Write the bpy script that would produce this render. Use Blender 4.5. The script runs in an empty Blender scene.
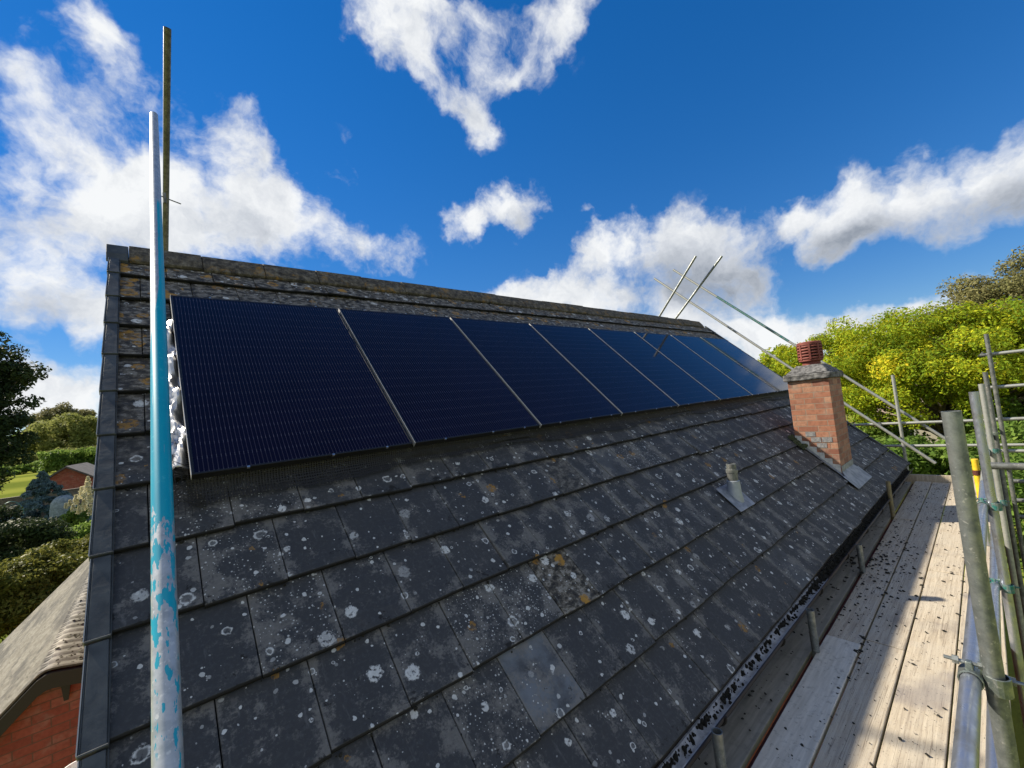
import bpy, math, random
import numpy as np
from mathutils import Vector, Matrix, Euler
R = math.radians
scene = bpy.context.scene
col = scene.collection

# ------------------------------------------------------------------ camera
CAM = Vector((0.1715, -3.9697, -1.1716))
AZ, EL, ROLL, FPX = 0.856086, 0.059408, -0.099993, 418.4466
cam_d = bpy.data.cameras.new('camera'); cam = bpy.data.objects.new('camera', cam_d); col.objects.link(cam)
_f = Vector((math.cos(EL)*math.cos(AZ), math.cos(EL)*math.sin(AZ), math.sin(EL)))
_r = _f.cross(Vector((0, 0, 1))).normalized(); _u = _r.cross(_f)
_r2 = math.cos(ROLL)*_r + math.sin(ROLL)*_u; _u2 = -math.sin(ROLL)*_r + math.cos(ROLL)*_u
_m = Matrix((_r2, _u2, -_f)).transposed().to_4x4(); _m.translation = CAM
cam.matrix_world = _m
cam_d.sensor_fit = 'HORIZONTAL'; cam_d.sensor_width = 36; cam_d.lens = FPX/1024*36
cam_d.clip_start = 0.05; cam_d.clip_end = 3000
scene.camera = cam

# ------------------------------------------------------------------ world, sun, exposure
EXPOSURE = 1.25
SKY_STRENGTH = 0.10
SUN_STRENGTH = 4.0
TO_SUN = Vector((-0.62, 1.0, 0.99)).normalized()
sun_d = bpy.data.lights.new('sun', 'SUN'); sun = bpy.data.objects.new('sun', sun_d); col.objects.link(sun)
sun_d.energy = SUN_STRENGTH; sun_d.angle = R(1.0); sun_d.color = (1.0, 0.90, 0.74)
sun.rotation_euler = TO_SUN.to_track_quat('Z', 'Y').to_euler(); sun.location = TO_SUN*60
scene.view_settings.view_transform = 'Standard'; scene.view_settings.look = 'None'
scene.view_settings.exposure = EXPOSURE; scene.view_settings.gamma = 1; scene.view_settings.use_curve_mapping = False
scene.cycles.use_denoising = True
scene.cycles.max_bounces = 6; scene.cycles.transparent_max_bounces = 8
scene.cycles.caustics_reflective = False; scene.cycles.caustics_refractive = False

# drifting cumulus of the sky: direction, frame, half-widths and weight of each heap, then of each grey underside
CLOUDS = [(-0.128, 0.925, 0.358, -1.194, -0.24, 0.043, 0.129, 0.088, 0.85),
 (0.012, 0.905, 0.425, -1.122, -0.21, -0.115, 0.151, 0.113, 0.9),
 (0.155, 0.854, 0.497, -0.99, -0.439, -0.454, 0.11, 0.145, 1.0),
 (0.224, 0.884, 0.41, -1.075, 0.536, 0.021, 0.136, 0.113, 1.0),
 (0.362, 0.855, 0.373, -1.19, -0.019, -0.409, 0.128, 0.072, 1.0),
 (-0.088, 0.871, 0.484, -0.997, -0.475, -0.189, 0.12, 0.072, 0.8),
 (-0.112, 0.84, 0.53, -1.013, 0.026, 0.148, 0.065, 0.07, 0.6),
 (-0.026, 0.805, 0.592, -0.901, 0.308, 0.268, 0.094, 0.056, 0.8),
 (0.018, 0.826, 0.563, -0.711, 0.734, 0.64, 0.084, 0.055, 0.55),
 (-0.093, 0.903, 0.42, -1.137, -0.06, 0.074, 0.13, 0.064, 0.6),
 (0.095, 0.918, 0.386, -1.171, -0.141, -0.164, 0.202, 0.089, 0.95),
 (-0.103, 0.962, 0.254, -1.307, -0.241, 0.042, 0.163, 0.079, 0.8),
 (-0.094, 0.991, 0.095, -1.476, 0.045, 0.098, 0.143, 0.078, 1.0),
 (-0.141, 0.941, 0.307, -1.254, -0.196, 0.085, 0.088, 0.063, 0.7),
 (-0.066, 0.977, 0.202, -1.368, -0.06, 0.055, 0.038, 0.046, 0.6),
 (0.316, 0.636, 0.705, -0.636, 0.505, 0.119, 0.083, 0.072, 0.75),
 (0.385, 0.637, 0.668, -0.707, 0.502, -0.031, 0.105, 0.066, 0.75),
 (0.485, 0.623, 0.614, -0.786, 0.521, -0.2, 0.111, 0.073, 0.85),
 (0.569, 0.496, 0.656, -0.848, -0.139, -0.977, 0.123, 0.055, 0.78),
 (0.499, 0.507, 0.703, -0.783, 0.132, -0.647, 0.201, 0.037, 0.5),
 (0.462, 0.568, 0.681, -0.806, 0.193, -0.502, 0.246, 0.086, 0.5),
 (0.593, 0.427, 0.683, -0.806, 0.173, -0.785, 0.067, 0.058, 0.5),
 (0.439, 0.583, 0.684, -0.794, 0.227, -0.429, 0.13, 0.057, 0.55),
 (0.337, 0.786, 0.519, -0.674, 0.846, 0.349, 0.075, 0.07, 0.38),
 (0.557, 0.716, 0.421, -1.136, -0.083, -0.701, 0.078, 0.062, 0.95),
 (0.624, 0.652, 0.43, -1.125, 0.103, -0.716, 0.105, 0.072, 1.0),
 (0.731, 0.533, 0.426, -1.124, 0.173, -0.859, 0.037, 0.02, 0.5),
 (0.786, 0.53, 0.319, -1.242, 0.175, -0.919, 0.136, 0.101, 1.0),
 (0.867, 0.414, 0.277, -1.291, 0.04, -1.115, 0.162, 0.131, 1.0),
 (0.907, 0.316, 0.279, -1.288, 0.073, -1.215, 0.11, 0.099, 0.95),
 (0.929, 0.218, 0.298, -1.269, 0.019, -1.335, 0.053, 0.042, 0.85),
 (0.774, 0.589, 0.232, -1.336, 0.144, -0.886, 0.227, 0.074, 1.0),
 (0.889, 0.413, 0.196, -1.371, 0.191, -1.099, 0.224, 0.09, 1.0),
 (0.696, 0.671, 0.258, -1.31, 0.117, -0.773, 0.175, 0.04, 0.9),
 (0.954, 0.134, 0.268, -1.3, 0.022, -1.426, 0.073, 0.079, 1.0),
 (0.965, 0.041, 0.261, -1.308, 0.042, -1.518, 0.132, 0.089, 1.0),
 (0.965, -0.043, 0.258, -1.31, 0.067, -1.598, 0.097, 0.088, 1.0),
 (0.96, -0.108, 0.258, -1.31, 0.061, -1.667, 0.086, 0.092, 1.0),
 (0.981, 0.166, 0.097, -1.474, -0.106, -1.415, 0.107, 0.046, 1.0),
 (0.992, 0.072, 0.106, -1.465, 0.098, -1.488, 0.106, 0.047, 1.0),
 (0.951, 0.3, 0.078, -1.493, 0.164, -1.253, 0.153, 0.076, 1.0),
 (0.904, 0.407, 0.129, -1.44, 0.168, -1.127, 0.222, 0.038, 0.8)]
SHADES = [(0.906, 0.352, 0.234, -1.335, -0.056, -1.215, 0.217, 0.109, 1.0),
 (0.834, 0.494, 0.246, -1.319, 0.178, -0.991, 0.133, 0.065, 0.55),
 (0.976, 0.047, 0.214, -1.356, -0.033, -1.531, 0.155, 0.053, 0.95),
 (0.976, -0.048, 0.213, -1.357, 0.011, -1.618, 0.091, 0.051, 0.85),
 (0.964, 0.133, 0.228, -1.341, -0.013, -1.437, 0.083, 0.044, 0.8),
 (-0.017, 0.939, 0.344, -1.215, -0.167, -0.045, 0.178, 0.071, 0.3),
 (0.191, 0.908, 0.372, -1.142, 0.47, -0.003, 0.103, 0.065, 0.4),
 (0.373, 0.86, 0.349, -1.215, -0.009, -0.414, 0.117, 0.037, 0.5),
 (-0.138, 0.927, 0.348, -1.205, -0.237, 0.058, 0.076, 0.044, 0.3),
 (-0.104, 0.965, 0.239, -1.329, -0.108, 0.08, 0.111, 0.032, 0.25),
 (0.995, 0.063, 0.079, -1.491, 0.219, -1.49, 0.09, 0.021, 0.6),
 (0.466, 0.637, 0.615, -0.79, 0.513, -0.179, 0.099, 0.055, 0.35),
 (0.628, 0.659, 0.413, -1.143, 0.103, -0.716, 0.067, 0.031, 0.5)]

def build_world():
    w = bpy.data.worlds.new('World'); scene.world = w; w.use_nodes = True
    nt = w.node_tree; N = nt.nodes; L = nt.links; N.clear()
    out = N.new('ShaderNodeOutputWorld'); bg = N.new('ShaderNodeBackground'); L.new(bg.outputs[0], out.inputs[0])
    bg.inputs[1].default_value = SKY_STRENGTH
    sky = N.new('ShaderNodeTexSky'); sky.sky_type = 'NISHITA'; sky.sun_disc = False
    sky.sun_elevation = math.asin(TO_SUN.z); sky.sun_rotation = math.atan2(TO_SUN.x, TO_SUN.y)
    sky.air_density = 1.0; sky.dust_density = 0.0; sky.ozone_density = 3.0
    hs = N.new('ShaderNodeHueSaturation'); hs.inputs['Saturation'].default_value = 1.27; hs.inputs['Value'].default_value = 0.66
    # a clear, dry sky: the pale band above the horizon held back by the air's own saturation
    sv = N.new('ShaderNodeSeparateColor'); sv.mode = 'HSV'; L.new(sky.outputs[0], sv.inputs[0])
    den = N.new('ShaderNodeMath'); den.operation = 'MULTIPLY_ADD'; L.new(sv.outputs[2], den.inputs[0]); den.inputs[1].default_value = 0.12; den.inputs[2].default_value = 1.0
    dv = N.new('ShaderNodeMath'); dv.operation = 'DIVIDE'; dv.inputs[0].default_value = 1.12; L.new(den.outputs[0], dv.inputs[1])
    sc = N.new('ShaderNodeVectorMath'); sc.operation = 'SCALE'; L.new(sky.outputs[0], sc.inputs[0]); L.new(dv.outputs[0], sc.inputs['Scale'])
    tn = N.new('ShaderNodeVectorMath'); tn.operation = 'MULTIPLY'; L.new(sc.outputs[0], tn.inputs[0]); tn.inputs[1].default_value = (.90, .96, 1.12)
    L.new(tn.outputs[0], hs.inputs['Color'])
    tc = N.new('ShaderNodeTexCoord')
    def noise(vec, scale, detail, rough, lac=2.1):
        n = N.new('ShaderNodeTexNoise'); n.inputs['Scale'].default_value = scale; n.inputs['Detail'].default_value = detail
        n.inputs['Roughness'].default_value = rough; n.inputs['Lacunarity'].default_value = lac
        L.new(vec, n.inputs['Vector']); return n
    def mth(op, a, b, clamp=False):
        n = N.new('ShaderNodeMath'); n.operation = op; n.use_clamp = clamp
        for i, v in enumerate((a, b)):
            if v is None: continue
            if isinstance(v, (int, float)): n.inputs[i].default_value = v
            else: L.new(v, n.inputs[i])
        return n.outputs[0]
    def vm(op, a, b):
        n = N.new('ShaderNodeVectorMath'); n.operation = op
        for i, v in enumerate((a, b)):
            if isinstance(v, (tuple, list)): n.inputs[i].default_value = v
            elif v is not None: L.new(v, n.inputs[i])
        return n
    d0 = tc.outputs['Generated']
    nw = noise(d0, 5.0, 5, 0.6)
    warp = vm('MULTIPLY', vm('SUBTRACT', nw.outputs['Color'], (.5, .5, .5)).outputs[0], (.20, .20, .16)).outputs[0]
    d1 = vm('ADD', d0, warp).outputs[0]
    def heap(lst, vec):
        acc = None
        for (cx, cy, cz, a, b, g, sx, sy, wt) in lst:
            mp = N.new('ShaderNodeMapping'); mp.vector_type = 'TEXTURE'
            mp.inputs['Location'].default_value = (cx, cy, cz); mp.inputs['Rotation'].default_value = (a, b, g)
            mp.inputs['Scale'].default_value = (sx, sy, .5); L.new(vec, mp.inputs['Vector'])
            ln = vm('LENGTH', mp.outputs[0], None)
            mr = N.new('ShaderNodeMapRange'); mr.interpolation_type = 'SMOOTHSTEP'
            mr.inputs[1].default_value = 1.2; mr.inputs[2].default_value = 0.0
            mr.inputs[3].default_value = 0; mr.inputs[4].default_value = wt
            L.new(ln.outputs['Value'], mr.inputs[0])
            gap = mth('SUBTRACT', 1.0, mr.outputs[0])
            acc = gap if acc is None else mth('MULTIPLY', acc, gap)
        return mth('SUBTRACT', 1.0, acc)
    dens = heap(CLOUDS, d1)
    shade = heap(SHADES, d1)
    # unseen bright cloud added out of view, to lift and whiten light in shade
    n_far = noise(vm('MULTIPLY', d0, (1, 1, 1.8)).outputs[0], 2.3, 4, .55)
    sep = N.new('ShaderNodeSeparateXYZ'); L.new(d0, sep.inputs[0])
    side = mth('MAXIMUM', mth('MULTIPLY', sep.outputs[0], -1.0), mth('MULTIPLY', sep.outputs[1], -1.0))
    side = mth('MULTIPLY', mth('SUBTRACT', side, 0.16), 4.0, True)
    far = mth('MULTIPLY', mth('MULTIPLY', mth('SUBTRACT', n_far.outputs['Fac'], .385), 6.0, True), side)
    dens = mth('MAXIMUM', dens, mth('MULTIPLY', far, .95))
    fb = noise(vm('ADD', d0, vm('MULTIPLY', warp, (.5, .5, .5)).outputs[0]).outputs[0], 7.0, 9, 0.58)
    fine = mth('MULTIPLY', mth('SUBTRACT', fb.outputs['Fac'], .5), 2.7)
    # streaky wisps
    field = mth('ADD', dens, fine)
    mr = N.new('ShaderNodeMapRange'); mr.interpolation_type = 'SMOOTHSTEP'
    mr.inputs[1].default_value = 0.22; mr.inputs[2].default_value = 0.95
    L.new(field, mr.inputs[0])
    alpha = mth('MULTIPLY', mr.outputs[0], mth('MULTIPLY', mth('SUBTRACT', dens, .03), 8.0, True))
    # self-shading of the vapour: thick bases grey, billow tops bright
    n2 = noise(d1, 9.0, 7, .62)
    sh = mth('MULTIPLY', shade, mth('ADD', mth('MULTIPLY', mth('SUBTRACT', field, .30), 0.80, True), .30))
    sh = mth('ADD', sh, mth('MULTIPLY', mth('SUBTRACT', n2.outputs['Fac'], .44), 1.25), True)
    cr = N.new('ShaderNodeValToRGB'); L.new(sh, cr.inputs[0])
    cr.color_ramp.elements[0].position = 0.0; cr.color_ramp.elements[0].color = (3.9, 3.98, 4.05, 1)
    cr.color_ramp.elements[1].position = 1.0; cr.color_ramp.elements[1].color = (1.25, 1.42, 1.70, 1)
    e = cr.color_ramp.elements.new(.35); e.color = (2.75, 2.9, 3.15, 1)
    mx = N.new('ShaderNodeMix'); mx.data_type = 'RGBA'
    L.new(alpha, mx.inputs['Factor']); L.new(hs.outputs[0], mx.inputs['A']); L.new(cr.outputs[0], mx.inputs['B'])
    L.new(mx.outputs['Result'], bg.inputs[0])
build_world()

# ------------------------------------------------------------------ helpers
SA, CA = math.sin(0.776382), math.cos(0.776382)
def S(x, s, h=0.0):                                 # point on the front slope: along the ridge, down the slope, off the slope
    return Vector((x, -s*CA - h*SA, -s*SA + h*CA))
def empty(name, loc=(0, 0, 0)):
    o = bpy.data.objects.new(name, None); o.empty_display_size = .2; o.location = loc; col.objects.link(o); return o
def tag(o, label=None, cat=None, group=None, kind=None):
    if label: o['label'] = label
    if cat: o['category'] = cat
    if group: o['group'] = group
    if kind: o['kind'] = kind
    return o

class MB:
    """collects faces, then links them as one mesh object"""
    def __init__(self): self.v = []; self.f = []; self.uv = {}; self.at = {}
    def vert(self, p): self.v.append(tuple(p)); return len(self.v)-1
    def face(self, pts):
        i = [self.vert(p) for p in pts]; self.f.append(i); return i
    def hexa(self, p):                              # eight corners: bottom four ccw, top four ccw
        b = len(self.v); self.v += [tuple(q) for q in p]
        for q in ((3, 2, 1, 0), (4, 5, 6, 7), (0, 1, 5, 4), (1, 2, 6, 5), (2, 3, 7, 6), (3, 0, 4, 7)): self.f.append([b+k for k in q])
        return b
    def box(self, lo, hi, M=None):
        x0, y0, z0 = lo; x1, y1, z1 = hi
        p = [(x0, y0, z0), (x1, y0, z0), (x1, y1, z0), (x0, y1, z0), (x0, y0, z1), (x1, y0, z1), (x1, y1, z1), (x0, y1, z1)]
        if M is not None: p = [M @ Vector(q) for q in p]
        return self.hexa(p)
    def tube(self, pts, rad, n=12, cap=True, hollow=0):
        pts = [Vector(p) for p in pts]; rads = rad if isinstance(rad, (list, tuple)) else [rad]*len(pts)
        rings = []
        t0 = (pts[1]-pts[0]).normalized(); a = t0.orthogonal().normalized()
        for i, p in enumerate(pts):
            t = (pts[min(i+1, len(pts)-1)]-pts[max(i-1, 0)]).normalized()
            a = (a - t*a.dot(t)).normalized(); b = t.cross(a)
            rings.append([self.vert(p + (a*math.cos(2*math.pi*k/n) + b*math.sin(2*math.pi*k/n))*rads[i]) for k in range(n)])
        for r0, r1 in zip(rings, rings[1:]):
            for k in range(n): self.f.append([r0[k], r0[(k+1) % n], r1[(k+1) % n], r1[k]])
        if hollow:                                  # an open scaffold tube: wall thickness, then the bore
            for end, ring, q in ((0, rings[0], pts[0]), (1, rings[-1], pts[-1])):
                tt = (pts[1]-pts[0]).normalized() if end == 0 else (pts[-2]-pts[-1]).normalized()
                rr = rads[0] if end == 0 else rads[-1]
                i1 = [self.vert(q + (Vector(self.v[k])-q)*((rr-hollow)/rr)) for k in ring]
                i2 = [self.vert(Vector(self.v[k]) + tt*.25) for k in i1]
                for k in range(n):
                    k2 = (k+1) % n
                    q1 = [ring[k], ring[k2], i1[k2], i1[k]]; q2 = [i1[k], i1[k2], i2[k2], i2[k]]
                    if end == 0: q1 = q1[::-1]; q2 = q2[::-1]
                    self.f += [q1, q2]
                self.f.append(i2 if end else i2[::-1])
        elif cap:
            self.f.append(rings[0][::-1]); self.f.append(rings[-1])
    def lathe(self, prof, c, n=20, M=None):         # profile of (r, z) about a vertical axis at c
        c = Vector(c); rings = []
        for r, z in prof:
            ring = []
            for k in range(n):
                p = Vector((r*math.cos(2*math.pi*k/n), r*math.sin(2*math.pi*k/n), z))
                if M is not None: p = M @ p
                ring.append(self.vert(c+p))
            rings.append(ring)
        for r0, r1 in zip(rings, rings[1:]):
            for k in range(n): self.f.append([r0[k], r0[(k+1) % n], r1[(k+1) % n], r1[k]])
        self.f.append(rings[0][::-1]); self.f.append(rings[-1])
    def extrude(self, poly, axis, a, b):            # closed outline pushed along an axis
        n = len(poly)
        def mk(q, t):
            q = list(q); q.insert(axis, t); return q
        i0 = [self.vert(mk(q, a)) for q in poly]; i1 = [self.vert(mk(q, b)) for q in poly]
        self.f.append(i0[::-1]); self.f.append(i1)
        for k in range(n): self.f.append([i0[k], i0[(k+1) % n], i1[(k+1) % n], i1[k]])
    def build(self, name, mat, parent=None, smooth=False, bevel=0.0, seg=2, loc=None):
        me = bpy.data.meshes.new(name); me.from_pydata(self.v, [], self.f); me.update()
        if self.uv:
            uvl = me.uv_layers.new(name='uv'); li = np.zeros(len(me.loops), np.int32); me.loops.foreach_get('vertex_index', li)
            arr = np.zeros((len(self.v), 2), np.float32)
            for k, v in self.uv.items(): arr[k] = v
            uvl.data.foreach_set('uv', arr[li].ravel())
        for nm, dct in self.at.items():
            a = me.attributes.new(nm, 'FLOAT_COLOR', 'POINT'); arr = np.zeros((len(self.v), 4), np.float32)
            for k, v in dct.items(): arr[k] = (*v, 1)[:4] if len(v) == 3 else v
            a.data.foreach_set('color', arr.ravel())
        if smooth: me.shade_smooth()
        me.materials.append(mat)
        o = bpy.data.objects.new(name, me); col.objects.link(o)
        if bevel:
            m = o.modifiers.new('b', 'BEVEL'); m.width = bevel; m.segments = seg; m.limit_method = 'ANGLE'; m.angle_limit = R(40)
        if smooth:
            try: me.set_sharp_from_angle(angle=R(40))
            except Exception: pass
        if parent is not None:
            o.parent = parent
            off = parent.location if parent.type == 'EMPTY' else Vector((0, 0, 0))
            o.matrix_parent_inverse = Matrix.Translation(-Vector(off))
        return o

class NT:
    """small wrapper to write node materials"""
    def __init__(self, name):
        self.m = bpy.data.materials.new(name); self.m.use_nodes = True
        self.N = self.m.node_tree.nodes; self.L = self.m.node_tree.links
        self.p = self.N['Principled BSDF']; self.out = self.N['Material Output']
        self._tc = None
    def tc(self, k='Object'):
        if self._tc is None: self._tc = self.N.new('ShaderNodeTexCoord')
        return self._tc.outputs[k]
    def plug(self, a, sock):
        if a is None: return
        if isinstance(a, (int, float)): sock.default_value = a
        elif isinstance(a, (tuple, list)):
            sock.default_value = (*a, 1) if (len(a) == 3 and sock.type == 'RGBA') else a
        else: self.L.new(a, sock)
    def math(self, op, a, b=None, c=None, clamp=False):
        n = self.N.new('ShaderNodeMath'); n.operation = op; n.use_clamp = clamp
        for i, v in enumerate((a, b, c)): self.plug(v, n.inputs[i])
        return n.outputs[0]
    def vmath(self, op, a, b=None, out=0):
        n = self.N.new('ShaderNodeVectorMath'); n.operation = op
        self.plug(a, n.inputs[0]); self.plug(b, n.inputs[1]); return n.outputs[out]
    def noise(self, vec, scale, detail=4, rough=.55, out='Fac'):
        n = self.N.new('ShaderNodeTexNoise'); self.plug(vec, n.inputs['Vector'])
        n.inputs['Scale'].default_value = scale; n.inputs['Detail'].default_value = detail; n.inputs['Roughness'].default_value = rough
        return n.outputs[out]
    def voro(self, vec, scale, feature='F1', rnd=1.0, dim='3D'):
        n = self.N.new('ShaderNodeTexVoronoi'); n.feature = feature; n.voronoi_dimensions = dim
        self.plug(vec, n.inputs['Vector']); n.inputs['Scale'].default_value = scale; n.inputs['Randomness'].default_value = rnd
        return n
    def step(self, v, a, b, lo=0.0, hi=1.0):
        n = self.N.new('ShaderNodeMapRange'); n.interpolation_type = 'SMOOTHSTEP'
        self.plug(v, n.inputs[0]); self.plug(a, n.inputs[1]); self.plug(b, n.inputs[2]); n.inputs[3].default_value = lo; n.inputs[4].default_value = hi
        return n.outputs[0]
    def mix(self, f, a, b, mode='MIX'):
        n = self.N.new('ShaderNodeMix'); n.data_type = 'RGBA'; n.blend_type = mode
        self.plug(f, n.inputs['Factor']); self.plug(a, n.inputs['A']); self.plug(b, n.inputs['B']); return n.outputs['Result']
    def ramp(self, v, stops):
        n = self.N.new('ShaderNodeValToRGB'); self.plug(v, n.inputs[0]); e = n.color_ramp.elements
        while len(e) < len(stops): e.new(.5)
        for k, (pos, c) in enumerate(stops): e[k].position = pos; e[k].color = (*c, 1)
        return n.outputs[0]
    def sep(self, v):
        n = self.N.new('ShaderNodeSeparateXYZ'); self.plug(v, n.inputs[0]); return n.outputs
    def comb(self, x, y, z):
        n = self.N.new('ShaderNodeCombineXYZ')
        for i, v in enumerate((x, y, z)): self.plug(v, n.inputs[i])
        return n.outputs[0]
    def attr(self, name):
        n = self.N.new('ShaderNodeAttribute'); n.attribute_name = name; return n
    def rand(self):
        n = self.N.new('ShaderNodeObjectInfo'); return n.outputs['Random']
    def bump(self, h, strength=.3, dist=.01):
        n = self.N.new('ShaderNodeBump'); self.plug(h, n.inputs['Height']); n.inputs['Strength'].default_value = strength; n.inputs['Distance'].default_value = dist
        self.L.new(n.outputs[0], self.p.inputs['Normal']); return n
    def set(self, base=None, rough=None, metal=None, **kw):
        self.plug(base, self.p.inputs['Base Color']); self.plug(rough, self.p.inputs['Roughness']); self.plug(metal, self.p.inputs['Metallic'])
        for k, v in kw.items(): self.plug(v, self.p.inputs[k.replace('_', ' ')])
        return self.m

# ------------------------------------------------------------------ materials
MAT = {}
def m_tile():
    t = NT('concrete_tile'); uv = t.tc('UV'); x, s, _ = t.sep(uv)
    a = t.sep(t.attr('tile').outputs['Vector']); tv = t.sep(t.attr('tuv').outputs['Vector'])
    rnd, flag, rnd2 = a[0], a[1], a[2]; u, v = tv[0], tv[1]
    wv = t.noise(uv, 22, 3, .6, 'Color'); wv = t.vmath('MULTIPLY', t.vmath('SUBTRACT', wv, (.5, .5, .5)), (.022, .022, 0))
    vec = t.vmath('ADD', uv, wv)
    crusty = t.step(flag, -.3, -.6)
    crust = t.step(t.math('ADD', s, t.math('MULTIPLY', t.math('SUBTRACT', t.noise(uv, 3, 4), .5), 1.1)), 2.4, .8)
    crust = t.math('MAXIMUM', crust, crusty)
    # bare concrete
    n1 = t.noise(uv, 4.5, 6, .62); n2 = t.noise(uv, 55, 5, .65)
    base = t.mix(n1, (.0205, .0218, .0235), (.063, .065, .069))
    base = t.mix(t.math('MULTIPLY', rnd, .55), base, (.034, .037, .042))
    base = t.mix(t.math('MULTIPLY', t.math('SUBTRACT', n2, .5), .9), base, (.10, .10, .105), 'ADD')
    clean = t.math('MULTIPLY', flag, 1.0, None, True)
    base = t.mix(t.math('MULTIPLY', clean, t.step(n1, .3, .62)), base, (.16, .18, .205))
    # grey-brown bloom, strongest along the joints and the tails
    edge = t.math('POWER', t.math('ABSOLUTE', t.math('MULTIPLY', t.math('SUBTRACT', u, .5), 2)), 3.0)
    blo = t.math('ADD', t.noise(vec, 8, 6, .68), t.math('MULTIPLY', edge, .17))
    grit = t.math('MULTIPLY', t.math('SUBTRACT', t.noise(uv, 85, 4, .7), .5), .42)
    blo = t.math('ADD', t.math('ADD', blo, grit), t.math('MULTIPLY', t.math('SUBTRACT', rnd2, .5), .10))
    base = t.mix(t.math('MULTIPLY', t.step(blo, .54, .68), .72), base, t.mix(n2, (.085, .081, .075), (.25, .238, .218)))
    bl2 = t.noise(t.vmath('ADD', t.vmath('MULTIPLY', vec, (1, .55, 1)), (5, 3, 0)), 19, 7, .72)
    base = t.mix(t.math('MULTIPLY', t.step(t.math('ADD', bl2, grit), .55, .69), .46), base, t.mix(n2, (.07, .067, .063), (.19, .183, .172)))
    # black algae and moss specks
    blk = t.math('ADD', t.noise(vec, 17, 7, .7), t.math('MULTIPLY', t.math('POWER', v, 6.0), .12))
    base = t.mix(t.math('MULTIPLY', t.step(blk, .64, .70), .9), base, (.010, .010, .009))
    # crusted lichen of the upper courses
    cn = t.noise(t.vmath('MULTIPLY', vec, (1, 1.5, 1)), 17, 8, .68); cr = t.ramp(cn, [(.36, (.010, .010, .009)), (.46, (.045, .040, .032)), (.53, (.125, .11, .085)), (.585, (.25, .235, .205)), (.66, (.10, .08, .05)), (.74, (.05, .043, .03))])
    base = t.mix(t.math('MULTIPLY', crust, t.step(t.math('ADD', t.noise(vec, 9, 6, .65), t.math('MULTIPLY', crust, .12)), .40, .54)), base, cr)
    rag = t.noise(uv, 48, 4, .7)
    def spots(vec, scale, rmin, rmax, dens, edge=.75):
        vo = t.voro(vec, scale, 'F1', 1.0, '2D'); c = t.sep(vo.outputs['Color'])
        r = t.math('ADD', t.math('MULTIPLY', t.math('POWER', c[0], 2.2), rmax-rmin), rmin)
        k = t.math('DIVIDE', vo.outputs['Distance'], r)
        m = t.math('MULTIPLY', t.step(t.math('ADD', k, t.math('MULTIPLY', t.math('SUBTRACT', rag, .5), 1.1)), 1.0, edge), t.math('LESS_THAN', c[1], dens))
        return m, k, c[2]
    # white lichen: rosettes, rings and flecks
    wcol = t.mix(t.noise(uv, 40, 4, .6), (.32, .325, .31), (.74, .745, .72))
    m, k, c = spots(vec, 7.4, .06, .27, t.math('ADD', .44, t.math('MULTIPLY', rnd2, .22)))
    ring = t.math('MULTIPLY', t.math('GREATER_THAN', c, .55), t.step(k, .72, .45))
    m1 = t.math('MULTIPLY', m, t.math('SUBTRACT', 1.0, t.math('MULTIPLY', ring, .85)))
    m1 = t.math('MULTIPLY', m1, t.step(t.noise(uv, 60, 4, .6), .36, .5))
    fade = t.step(c, .0, .25, .35, 1.0)
    base = t.mix(t.math('MULTIPLY', m1, fade), base, wcol)
    vec2 = t.vmath('ADD', vec, (3.3, 7.1, 0))
    m, k, c = spots(vec2, 19, .05, .24, .30)
    base = t.mix(t.math('MULTIPLY', m, t.step(c, .0, .5, .35, .95)), base, wcol)
    m, k, c = spots(uv, 62, .10, .30, t.math('ADD', t.math('MULTIPLY', t.step(t.noise(uv, 4, 3), .54, .70), .26), t.math('MULTIPLY', t.math('MULTIPLY', t.math('GREATER_THAN', rnd2, .93), .40), 1.0)), .6)
    base = t.mix(t.math('MULTIPLY', m, .85), base, wcol)
    # pale run-off streaks down the slope
    st = t.noise(t.vmath('ADD', t.vmath('MULTIPLY', uv, (34, 5.5, 0)), t.vmath('MULTIPLY', wv, (20, 0, 0))), 1.0, 5, .62)
    base = t.mix(t.math('MULTIPLY', t.step(st, .60, .74), .34), base, (.20, .20, .195))
    # orange lichen: sparse, commoner near the top of the roof
    wv2 = t.vmath('ADD', uv, t.vmath('MULTIPLY', t.vmath('SUBTRACT', t.noise(uv, 26, 4, .65, 'Color'), (.5, .5, .5)), (.06, .06, 0)))
    m, k, c = spots(t.vmath('ADD', wv2, (11.7, 4.2, 0)), 5.6, .06, .27, t.math('ADD', .115, t.math('MULTIPLY', crust, .62)))
    ring = t.math('MULTIPLY', t.math('GREATER_THAN', c, .5), t.step(k, .65, .35))
    m = t.math('MULTIPLY', t.math('MULTIPLY', m, t.math('SUBTRACT', 1.0, t.math('MULTIPLY', ring, .8))), t.step(t.noise(uv, 45, 5, .65), .40, .54))
    base = t.mix(t.math('MULTIPLY', m, .9), base, t.mix(t.noise(uv, 30, 3), (.16, .085, .018), (.36, .19, .035)))
    base = t.mix(t.step(v, .975, .99), base, (.007, .007, .007))  # course-gap shade painted black on the tails, with their algae
    # broad ochre rosettes down the verge column and the top courses
    m, k, c = spots(t.vmath('ADD', wv2, (2.1, 9.4, 0)), 5.0, .16, .36, t.math('MULTIPLY', crust, t.math('ADD', .34, t.step(x, .40, .30, 0.0, .62))))
    ring = t.math('MULTIPLY', t.math('GREATER_THAN', c, .35), t.step(k, .62, .4))
    m = t.math('MULTIPLY', t.math('MULTIPLY', m, t.math('SUBTRACT', 1.0, t.math('MULTIPLY', ring, .8))), t.step(t.noise(uv, 38, 5, .68), .33, .50))
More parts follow.
